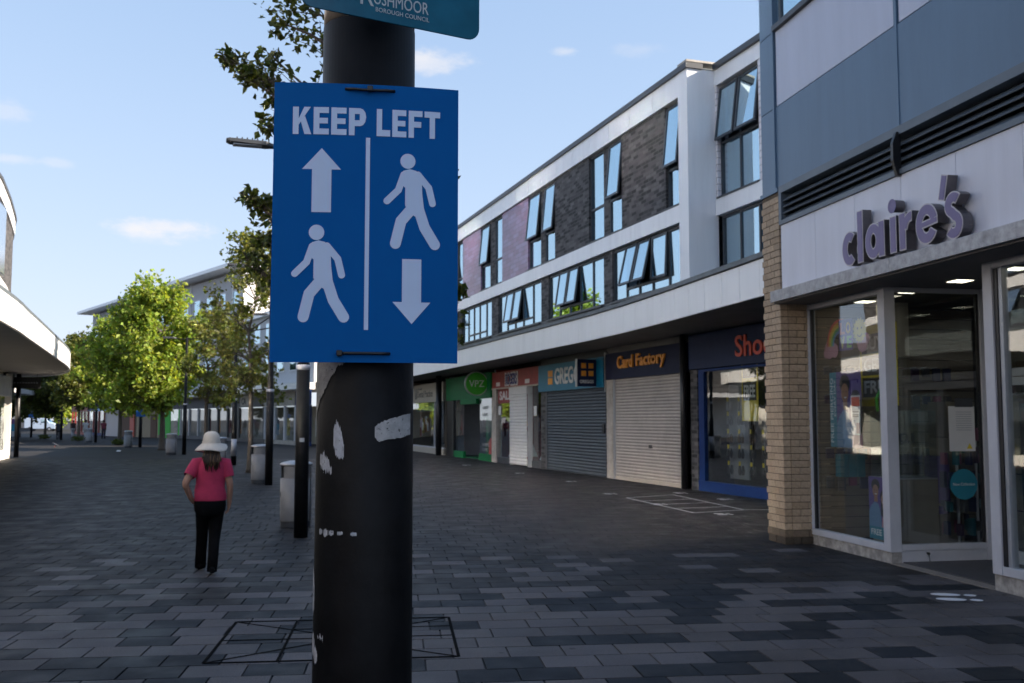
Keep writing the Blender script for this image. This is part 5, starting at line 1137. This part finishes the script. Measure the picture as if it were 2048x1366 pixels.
def tree(label, x, y, trunk_h, trunk_r, clumps, n_leaf, size, lm, seed, name='street_tree', group='trees along the street', twig=1.0, lean=(0,0)):
    """clumps: (dx, dy, z, radius); limbs reach each clump, twigs reach out inside it, leaves sit along the twigs"""
    rr = random.Random(seed); t_ = thing(name, label, 'tree', (x,y,0), 0, group)
    tk = MB(); top = Vector((lean[0], lean[1], trunk_h))
    tk.tube([(0,0,0),(0,0,.12),(lean[0]*.3+.02,lean[1]*.3,trunk_h*.4),tuple(top)], [trunk_r*1.35,trunk_r,trunk_r*.85,trunk_r*.7], 10); tk.build('trunk', M['bark'], t_, smooth=True)
    br_ = MB(); lv = MB(); tint = []
    tot = sum(c[3]**2 for c in clumps)
    zmax = max(c[2]+c[3] for c in clumps)
    # central leader
    ax = [top+Vector((rr.uniform(-.15,.15), rr.uniform(-.15,.15), (zmax-.6-trunk_h)*k/5)) for k in range(6)]; ax[0] = top
    br_.tube(ax, [trunk_r*.7*(1-.85*k/5) for k in range(6)], 7)
    for cx, cy, cz, cr in clumps:
        c = Vector((cx,cy,cz)); base = min(ax, key=lambda p: abs(p.z-(cz-.35*(c.xy-p.xy).length-.3)))
        mid = base.lerp(c, .5)+Vector((rr.uniform(-.15,.15), rr.uniform(-.15,.15), -.12*(c-base).length*.5+.1))
        r0 = max(.012, trunk_r*.28)
        br_.tube([base, mid, c], [r0, r0*.7, r0*.4], 6)
        nt_ = max(7, int(11*cr*twig)); nl = max(8, int(n_leaf*cr*cr/tot/nt_))
        for k in range(nt_):
            d = Vector((rr.gauss(0,1), rr.gauss(0,1), rr.gauss(.1,.8))).normalized(); ln = cr*rr.uniform(.65,1.12)
            s0 = mid.lerp(c, rr.uniform(.3,1)); e_ = c+d*ln; m_ = s0.lerp(e_, .5)+Vector((rr.uniform(-.1,.1),rr.uniform(-.1,.1),rr.uniform(-.02,.12)))*cr
            br_.tube([s0, m_, e_], [r0*.33, r0*.22, r0*.1], 4, False)
            for q in range(nl):
                f = rr.uniform(.25,1.05)**.8; p = (s0.lerp(m_, f*2) if f < .5 else m_.lerp(e_, f*2-1))+Vector((rr.gauss(0,1),rr.gauss(0,1),rr.gauss(0,.9)))*cr*.15
                nn = Vector((rr.gauss(0,.7), rr.gauss(0,.7), rr.uniform(.15,1))).normalized(); a = nn.orthogonal().normalized(); a.rotate(Matrix.Rotation(rr.uniform(0,6.28), 3, nn)); b_ = nn.cross(a)
                L_ = size*rr.uniform(.6,1.25); w_ = L_*.36; n0 = len(lv.v)
                dr = nn*(-.12*L_)
                lv.v += [tuple(p), tuple(p+a*L_*.45+b_*w_+nn*.1*L_), tuple(p+a*L_+dr), tuple(p+a*L_*.45-b_*w_+nn*.1*L_)]
                lv.f += [(n0,n0+1,n0+2),(n0,n0+2,n0+3)]
                k_ = rr.uniform(.5,1.5); g = rr.uniform(.85,1.3); tint += [(k_*g,k_,k_*.9,1)]*4
    br_.build('branches', M['bark'], t_)
    me = lv.mesh('crown'); at = me.color_attributes.new('tint','FLOAT_COLOR','POINT'); at.data.foreach_set('color', [q for c in tint for q in c])
    o = link('crown', me, lm, t_); o['kind'] = 'stuff'; return t_
CRT = Vector((math.cos(R(18)), -math.sin(R(18))))   # across the view
CFW = Vector((math.sin(R(18)), math.cos(R(18))))
def cl(a, z, r, f=0.): v = CRT*a+CFW*f; return (v.x, v.y, z, r)
rr = random.Random(21)
# nearest tree, mostly behind the signs
c0 = [cl(-.80,4.98,.36,.2), cl(-.55,5.38,.45,.5), cl(-1.12,5.12,.20,.1), cl(-1.28,5.16,.13,.1), cl(-1.42,5.22,.10,.1), cl(-1.2,5.05,.10,.1), cl(-1.0,5.3,.12,.2), cl(-.95,4.88,.16,.1), cl(-1.0,5.0,.16,0), cl(-.45,4.8,.36,0), cl(-.92,4.72,.2,.3), cl(-.70,4.58,.24,.2), cl(-.62,5.75,.4,.2), cl(-.85,5.6,.2,.2), cl(-.2,5.6,.4,-.3), cl(-.3,6.6,.7,.2), cl(-.7,6.2,.4,.2),
      cl(-1.0,4.56,.11,.1), cl(-.8,4.3,.10,.2), cl(-1.0,3.68,.20,.3), cl(-1.15,3.82,.11,.2), cl(-1.22,3.92,.09,.2), cl(-1.0,3.86,.12,.2), cl(-1.1,3.5,.12,.3), cl(-1.2,3.3,.10,.3), cl(-.9,3.25,.2,.1), cl(-.75,3.62,.2,.2), cl(-.82,3.52,.22,.1), cl(-.98,3.38,.24,.4), cl(-.7,3.3,.24,0), cl(-1.08,3.2,.14,.5), cl(-.85,3.12,.18,.2), cl(-.6,3.75,.26,.4), cl(.0,4.4,.5,.3), cl(.3,3.7,.5,.2), cl(.4,4.2,.4,.5), cl(.78,2.98,.14,.1), cl(.88,2.95,.10,.2), cl(.84,2.62,.15,.3), cl(.62,2.75,.3,.4), cl(.1,3.1,.4,.2), cl(.1,6.5,.5,.5), cl(-.1,7.2,.5,.0), cl(.55,4.78,.07,.1)]
tree('nearest street tree, its branches showing round the KEEP LEFT board', 1.55, 9.2, 2.3, .075, c0, 3300, .082, LEAF_D, 3, twig=1.1)
def crown(n_, rx, z0, z1, seed, r=(.5,.9), sq=1., off=0.):
    q = random.Random(seed); res = []
    for i in range(n_):
        z = z0+(z1-z0)*((i+.5)/n_); k = math.sin(math.pi*min(.97, max(.06, ((z-z0)/(z1-z0))*.86+.1)))**.7
        a = i*2.4+q.uniform(-.5,.5); d = rx*k*q.uniform(.35,.95)
        res.append((d*math.cos(a)+off, d*math.sin(a)*sq, z, q.uniform(*r)))
    return res
tree('slender street tree behind the second litter bin', 2.0, 34.5, 2.6, .10, crown(30, 1.5, 2.7, 7.9, 5, (.4,.7)), 6000, .15, LEAF_O, 4)
tree('street tree behind the woman in the hat', .8, 48, 2.5, .11, crown(30, 1.7, 2.5, 6.6, 6, (.45,.75), off=.55), 6000, .17, LEAF_O, 5)
tree('big round sunlit street tree left of the woman', -1.4, 61.7, 2.3, .19, crown(64, 3.7, 2.6, 9.3, 7, (.75,1.25), off=-.7), 17000, .27, LEAF, 6)
tree('street tree merging into the big sunlit tree at its left', -4.5, 74.9, 2.4, .16, crown(50, 3.3, 2.6, 8.6, 8, (.8,1.25)), 11000, .29, LEAF, 7)
tree('loose olive tree left of the big sunlit tree', -8.6, 90.1, 2.6, .13, crown(40, 2.6, 2.9, 8.3, 9, (.7,1.1)), 8000, .30, LEAF_O, 8)
tree('dark street tree beyond the tip of the left canopy', -12.4, 100.4, 2.6, .13, crown(40, 3.2, 2.6, 7.2, 10, (.8,1.2)), 8000, .32, LEAF_D, 9)
tree('dark street tree nearest the far left canopy column', -16.2, 112, 2.4, .13, crown(36, 3.4, 2.4, 6.8, 11, (.8,1.3)), 7000, .34, LEAF_D, 10)
for i, (x, y, h, lab) in enumerate(((-44,205,9,'far background tree left of the parked van'),(-36,230,10,'far background tree behind the parked van'),(-52,190,9,'far background tree at the extreme left'),(-28,215,8,'far background tree right of the parked van'),(-22,190,9,'far background tree beyond the red striped shop'))):
    tree(lab, x, y, 2.5, .2, crown(26, 5, 2.2, h, 30+i, (1.3,2.2)), 3500, .7, LEAF_D if i % 2 else LEAF, 40+i, 'background_tree', 'background trees beyond the street')
for i, (x, y, lab) in enumerate(((-12.4,100.3,'weeds at the foot of the dark tree'),(-8.6,90,'weeds at the foot of the olive tree'),(-4.5,74.8,'weeds at the foot of the left merging tree'))):
    q = random.Random(60+i); b_ = MB(); tint = []
    for k in range(160):
        a = q.uniform(0,6.28); d = q.uniform(.05,.5); p = Vector((d*math.cos(a), d*math.sin(a), q.uniform(0,.3))); e_ = p+Vector((q.uniform(-.1,.1),q.uniform(-.1,.1),q.uniform(.08,.2))); n0 = len(b_.v)
        b_.v += [tuple(p), tuple(p.lerp(e_,.5)+Vector((.05,.02,0))), tuple(e_), tuple(p.lerp(e_,.5)-Vector((.05,.02,0)))]; b_.f.append((n0,n0+1,n0+2,n0+3)); kk = q.uniform(.7,1.3); tint += [(kk,kk,kk,1)]*4
    me = b_.mesh('weed_clump'); at = me.color_attributes.new('tint','FLOAT_COLOR','POINT'); at.data.foreach_set('color', [v for c in tint for v in c])
    tag(link('weed_clump', me, LEAF_D, None, loc=(x,y-.3,0)), lab, 'weeds', 'weeds at tree feet')

# ================================================================ people
def ring(c, rx, ry, n_=18, tilt=(0,0), fold=0, ph=0):
    return [(c[0]+rx*(1+fold*math.sin(5*t+ph))*math.cos(t), c[1]+ry*(1+fold*math.sin(4*t+ph*1.3))*math.sin(t), c[2]+tilt[0]*math.cos(t)+tilt[1]*math.sin(t)) for t in (2*math.pi*i/n_ for i in range(n_))]
def person(name, label, x, y, rz, top, trouser, hairc, hat=None, s=1.0, long_hair=True, pose=0, shoe=None):
    t_ = thing('person', label, 'person', (x,y,0), rz); t_.scale = (s,s,s); t_['pose'] = 'walking'
    # continuous body: skin skeleton (faces +Y)
    V = [(0,0,.86),(0,0,1.03),(0,0,1.22),(0,-.01,1.335),(0,.005,1.40),(0,.02,1.455),(0,.025,1.53),(0,.02,1.585)]; Rr = [(.15,.11),(.13,.10),(.15,.10),(.06,.055),(.052,.052),(.068,.078),(.076,.088),(.055,.06)]
    E_ = [(i,i+1) for i in range(7)]
    def chain(start, pts, rad):
        prev = start
        for p, r_ in zip(pts, rad): V.append(p); Rr.append(r_ if isinstance(r_, tuple) else (r_,r_)); E_.append((prev, len(V)-1)); prev = len(V)-1
        return prev
    nose = chain(6, [(0,.115,1.515)], [.014])
    for sx in (-1, 1): chain(6, [(sx*.082,.01,1.52)], [.016])
    if pose == 0:
        armR = [(.165,0,1.295),(.225,-.035,1.03),(.228,.03,.84)]; hR = Vector((.222,.05,.775)); hdR = Vector((-.1,.25,-1)).normalized()
        armL = [(-.165,0,1.295),(-.30,-.10,1.06),(-.215,.0,.885)]; hL = Vector((-.19,.065,.845)); hdL = Vector((.35,.5,-.75)).normalized()
        legR = [(.080,0,.84),(.066,.02,.47),(.026,-.17,.10)]; legL = [(-.080,0,.84),(-.07,.17,.48),(-.072,.33,.09)]
    else:
        k = pose
        armR = [(.165,0,1.295),(.21,-.08*k,1.04),(.21,-.02*k,.83)]; hR = Vector((.205,.02*k,.77)); hdR = Vector((-.05,.2,-1)).normalized()
        armL = [(-.165,0,1.295),(-.21,.07*k,1.04),(-.20,.16*k,.85)]; hL = Vector((-.19,.19*k,.79)); hdL = Vector((.05,.3,-1)).normalized()
        legR = [(.085,0,.84),(.085,.12*k,.47),(.07,.2*k,.09)]; legL = [(-.085,0,.84),(-.085,.03*k,.47),(-.07,-.2*k,.12)]
    for arm, h, hd, sx in ((armR,hR,hdR,1),(armL,hL,hdL,-1)):
        w_ = chain(2, arm, [.058,.043,.030]); pm_ = chain(w_, [tuple(h)], [(.022,.036)]); side = Vector((0,1,0))
        side = (side-hd*side.dot(hd)).normalized(); curl = Vector((-sx,0,0))
        for k, (o_, ln) in enumerate(((.03,.065),(.011,.075),(-.010,.07),(-.030,.055))):
            b0 = h+side*o_+hd*.035; chain(pm_, [tuple(b0), tuple(b0+hd*ln*.5+curl*.008), tuple(b0+hd*ln*.85+curl*.03)], [.0095,.009,.007])
        chain(w_, [tuple(h+side*.035-hd*.01), tuple(h+side*.055+hd*.035)], [.011,.009])
    for leg in (legR, legL): chain(0, leg[:2]+[tuple(Vector(leg[1]).lerp(Vector(leg[2]), .75))], [.085,.058,.04])
    me = bpy.data.meshes.new('body'); me.from_pydata([tuple(v) for v in V], E_, []); me.update()
    o = link('body', me, M['skin'], t_); sk = o.modifiers.new('skin','SKIN'); sk.use_smooth_shade = True
    for i, sv_ in enumerate(me.skin_vertices[0].data): sv_.radius = Rr[i]; sv_.use_root = (i == 0)
    o.modifiers.new('sub','SUBSURF').levels = 1; o.modifiers['sub'].render_levels = 2
    # top: torso with sleeves
    b_ = MB(); f = .018
    b_.loft([ring((0,-.005,z), rx, ry, 22, fold=fo, ph=z*30) for z, rx, ry, fo in ((.855,.183,.135,.012),(.88,.189,.142,.03),(.90,.183,.136,.03),(.93,.186,.14,.035),(.95,.177,.132,.035),(.98,.179,.134,.035),(1.0,.170,.127,.03),(1.03,.173,.128,.03),(1.05,.167,.123,.02),(1.12,.172,.124,.02),(1.2,.182,.124,.012),(1.27,.186,.115,.01),(1.315,.165,.095,.005),(1.345,.10,.075,0),(1.36,.075,.07,0))], False); b_.build('top', top, t_, smooth=True)
    for arm, sx in ((armR,1),(armL,-1)):
        a, e_ = Vector(arm[0]), Vector(arm[1]); c = MB(); c.tube([a+Vector((-sx*.06,0,.0)), a+Vector((-.0*sx,0,.0)), a.lerp(e_,.35), a.lerp(e_,.62)], [.07,.078,.074,.069], 16, False); c.build('sleeve', top, t_, smooth=True)
    # trousers
    c = MB(); c.loft([ring((0,-.005,z), rx, ry, 22, fold=.006, ph=z*9) for z, rx, ry in ((.90,.172,.128),(.86,.18,.135),(.80,.186,.148),(.74,.180,.142),(.70,.16,.125),(.66,.12,.09))], True); c.build('trousers', trouser, t_, smooth=True)
    for leg, sx in ((legR,1),(legL,-1)):
        h, k, a = (Vector(q) for q in leg); c = MB(); P = [h+Vector((0,0,-.02)), h.lerp(k,.35), h.lerp(k,.7), k, k.lerp(a,.3), k.lerp(a,.65), a+Vector((0,0,-.06))]
        c.tube(P, [.094,.088,.080,.073,.066,.062,.062], 16, True)
        for i, v in enumerate(c.v): c.v[i] = (v[0]+.004*math.sin(v[2]*60+v[0]*20), v[1]+.005*math.sin(v[2]*45), v[2])
        c.build('trouser_leg', trouser, t_, smooth=True)
        sh = MB(); up_ = -.25 if (pose == 0 and sx == 1) or (pose and leg[2][2] > .1) else 0
        sh.loft([[(a.x+w_*math.cos(q), a.y+yy, max(.004, .03+hh*math.sin(q)*.5+hh*.4)) for q in (2*math.pi*j/12 for j in range(12))] for yy, w_, hh in ((-.075,.02,.05),(-.06,.036,.075),(0,.04,.085),(.08,.042,.06),(.15,.04,.045),(.185,.02,.03))]); sh.build('shoe', shoe or MATS['black_trousers'], t_, smooth=True)
    # hair
    hb = MB(); hb.loft([ring((0,.0+oy,z), rx, ry, 16) for z, rx, ry, oy in ((1.435,.075,.07,-.02),(1.48,.088,.095,-.012),(1.54,.09,.102,0),(1.6,.078,.09,.0),(1.635,.045,.05,0),(1.645,.01,.01,0))]); hb.build('hair', hairc[0], t_, smooth=True)
    if long_hair:
        q = random.Random(8)
        for k in range(70):
            x0 = q.uniform(-.085,.085); c = MB(); z1 = q.uniform(1.17,1.30)+abs(x0)*.5; y0 = -.075-.02*math.cos(x0*15)
            c.tube([(x0*.8,y0+.02,1.50),(x0,y0-.02,1.42),(x0*1.05+q.uniform(-.02,.02),-.125+q.uniform(-.012,.012),1.33),(x0*.9+q.uniform(-.03,.03),-.135+q.uniform(-.012,.012),z1)], [.011,.012,.010,.003], 5); c.build('hair_lock', hairc[1] if q.random() < .25 else hairc[0], t_, smooth=True)
    if hat:
        ht = MB(); n_ = 40; rings = []
        for rr_, z, wv in ((.188,1.458,.026),(.181,1.470,.024),(.155,1.496,.014),(.125,1.52,.006),(.105,1.536,0),(.100,1.555,0),(.098,1.59,0),(.09,1.63,0),(.072,1.657,0),(.045,1.672,0),(.012,1.677,0)):
            rings.append([(rr_*math.cos(t), .01+rr_*1.08*math.sin(t), z+wv*math.sin(2*t+.6)+wv*.5*math.sin(3*t)+ (wv*.8*math.cos(t))) for t in (2*math.pi*j/n_ for j in range(n_))])
        under = [[(p[0]*.99,p[1]*.99,p[2]-.006) for p in r_] for r_ in (rings[3],rings[1],rings[0])]
        ht.loft(under+rings, False); h_ = ht.build('sun_hat', hat, t_, smooth=True)
        hbm = MB(); hbm.tube([(.1025*math.cos(t),.01+.1025*1.08*math.sin(t),1.552) for t in (2*math.pi*j/24 for j in range(25))], .006, 6, False); hbm.build('hat_band', hat, h_, smooth=True)
    return t_
mat('black_trousers', (.006,.006,.007), .9, var=.3, vs_=14, bump=.25, bs=350, spec=.1)
def cloth(n_, c): return mat(n_, c, .85, var=.12, vs_=14, bump=.25, bs=350)
HB = mat('dark_brown_hair', (.035,.022,.016), .5, var=.3, vs_=20); HL = mat('light_brown_hair', (.16,.095,.05), .5, var=.3, vs_=20); HK = mat('black_hair', (.012,.011,.011), .5)
straw = mat('cream_sun_hat', (.70,.64,.56), .85, var=.07, vs_=20, bump=.5, bs=220)
person('person', 'woman in pink shirt, black trousers and cream sun hat walking away', .27, 12.1, R(3), cloth('pink_tshirt', (.50,.035,.10)), mat('black_trousers', (.006,.006,.007), .9, var=.3, vs_=14, bump=.25, bs=350, spec=.1), (HB,HL), straw, .965)
person('person', 'distant walker in white top beside a litter bin', -9.3, 104, R(20), cloth('white_top', (.62,.62,.62)), cloth('white_trousers', (.55,.55,.55)), (HK,HK), None, 1.08, False, 1)
person('person', 'distant walker in maroon top behind a thin lamp column', -7.4, 100, R(15), cloth('maroon_top', (.17,.03,.05)), cloth('dark_trousers', (.03,.03,.04)), (HK,HK), None, 1.08, False, -1)
person('person', 'distant walker in dark top and pale trousers near the red striped shop', -10.8, 108, R(15), cloth('dark_top', (.05,.03,.03)), cloth('pale_trousers', (.45,.45,.46)), (HK,HK), None, 1.06, False, 1)
person('person', 'distant walker all in dark clothes beside a lamp column at left', -10.9, 97, R(190), cloth('navy_top', (.03,.035,.05)), cloth('navy_trousers', (.03,.035,.05)), (HK,HK), None, 1.06, False, -1)

# ================================================================ small far things
def bird(x, y):
    t_ = thing('pigeon', 'dark pigeon on the paving at left', 'bird', (x,y,0), R(70))
    b_ = MB(); b_.loft([[(yy*0+r_*math.cos(t)*.8, yy, zz+r_*math.sin(t)) for t in (2*math.pi*j/12 for j in range(12))] for yy, zz, r_ in ((-.24,.11,.008),(-.16,.12,.03),(-.08,.135,.06),(.0,.15,.075),(.07,.17,.065),(.11,.20,.04),(.13,.24,.032),(.155,.26,.03),(.185,.255,.012),(.205,.25,.004))])
    b_.build('body', mat('pigeon_grey', (.05,.055,.07), .6, var=.3, vs_=15), t_, smooth=True)
    for sx in (-1,1): MB().tube([(sx*.03,0,.09),(sx*.03,.01,.0),(sx*.03,.05,.004)], .006, 5).build('leg', M['redl'], t_)
bird(-8.1, 70.7)
lit = MB(); lit.v = [(-.12,-.1,.01),(.1,-.12,.0),(.14,.1,.05),(-.05,.12,.09),(0,0,.06)]; lit.f = [(0,1,4),(1,2,4),(2,3,4),(3,0,4)]
tag(lit.build('litter_scrap', M['paper'], None, loc=(-3.6,59.5,0)), 'crumpled white paper scrap on the paving', 'litter')
van = thing('parked_van', 'pale blue and white van parked far off at the left', 'van', (-21.5,170,0), R(-12))
vb = mat('van_pale_blue', (.42,.52,.66), .3, var=.04)
MB().prism([(-2.3,.35),(2.3,.35),(2.35,.9),(2.15,1.15),(1.45,1.3),(.85,2.0),(-2.2,2.05),(-2.3,1.9)], -.9, .9, lambda a, b, h: (a, h, b)).build('body', vb, van, bevel=.06)
for sy in (-1,1):
    MB().prism([(.2,1.3),(1.3,1.28),(.82,1.85),(.2,1.85)], 0, .01, lambda a, b, h: (a, sy*(.9+h), b)).build('side_window', M['glass'], van)
    for xx in (-1.45,1.45):
        wv = MB().tube([(xx,sy*.72,.33),(xx,sy*.92,.33)], .33, 18).build('wheel', M['black'], van); MB().tube([(xx,sy*.921,.33),(xx,sy*.935,.33)], .19, 14).build('rim', M['steel'], wv)
MB().prism([(-.75,1.35),(.75,1.35),(.7,1.9),(-.7,1.9)], 0, .01, lambda a, b, h: (1.42-(b-1.35)*.8+h, a, b)).build('windscreen', M['glass'], van)
for sy in (-1,1): bx('headlight', M['paper'], van, 2.3, sy*.55-.15, .75, 2.37, sy*.55+.15, .95)
kk = thing('phone_kiosk', 'dark grey street kiosk left of the parked van', 'kiosk', (-22.8,150,0)); bx('frame', M['dark_metal'], kk, -.45,-.4,0,.45,.4,2.25,.03); bx('screen', M['alu'], kk, -.36,-.42,.9,.36,-.401,2.05); bx('plinth', M['black'], kk, -.5,-.45,0,.5,.45,.12)
tt = thing('information_totem', 'blue, pink and white information totem at far left', 'totem', (-17.6,117,0)); bx('blue_panel', mat('cyan_panel', (.05,.38,.55), .5), tt, -.36,-.1,.55,.36,.1,1.3); bx('pink_panel', mat('mauve_panel', (.25,.12,.28), .5), tt, -.36,-.1,1.301,.36,.1,1.85); bx('white_panel', M['paper'], tt, -.36,-.1,.02,.36,.1,.549)
pb = thing('red_post_box', 'red pillar box at the far left beyond the canopy column', 'post box', (-24,146,0)); MB().lathe([(.42,0),(.42,.15),(.36,.17),(.36,1.5),(.42,1.52),(.42,1.62),(.3,1.72),(.02,1.78)], 20).build('pillar', M['redl'], pb, smooth=True); bx('slot', M['black'], pb, -.15,-.37,1.3,.15,-.34,1.36)
bn_ = thing('street_bench', 'grey street bench beside the information totem', 'bench', (-15.6,110.5,0)); bx('seat', M['bin'], bn_, -.8,-.2,.42,.8,.2,.48); bx('backrest', M['bin'], bn_, -.8,.2,.55,.8,.25,.95)
for sx in (-1,1): bx('leg', M['dark_metal'], bn_, sx*.65-.05,-.18,0,sx*.65+.05,.2,.419)
bpy.context.view_layer.update()
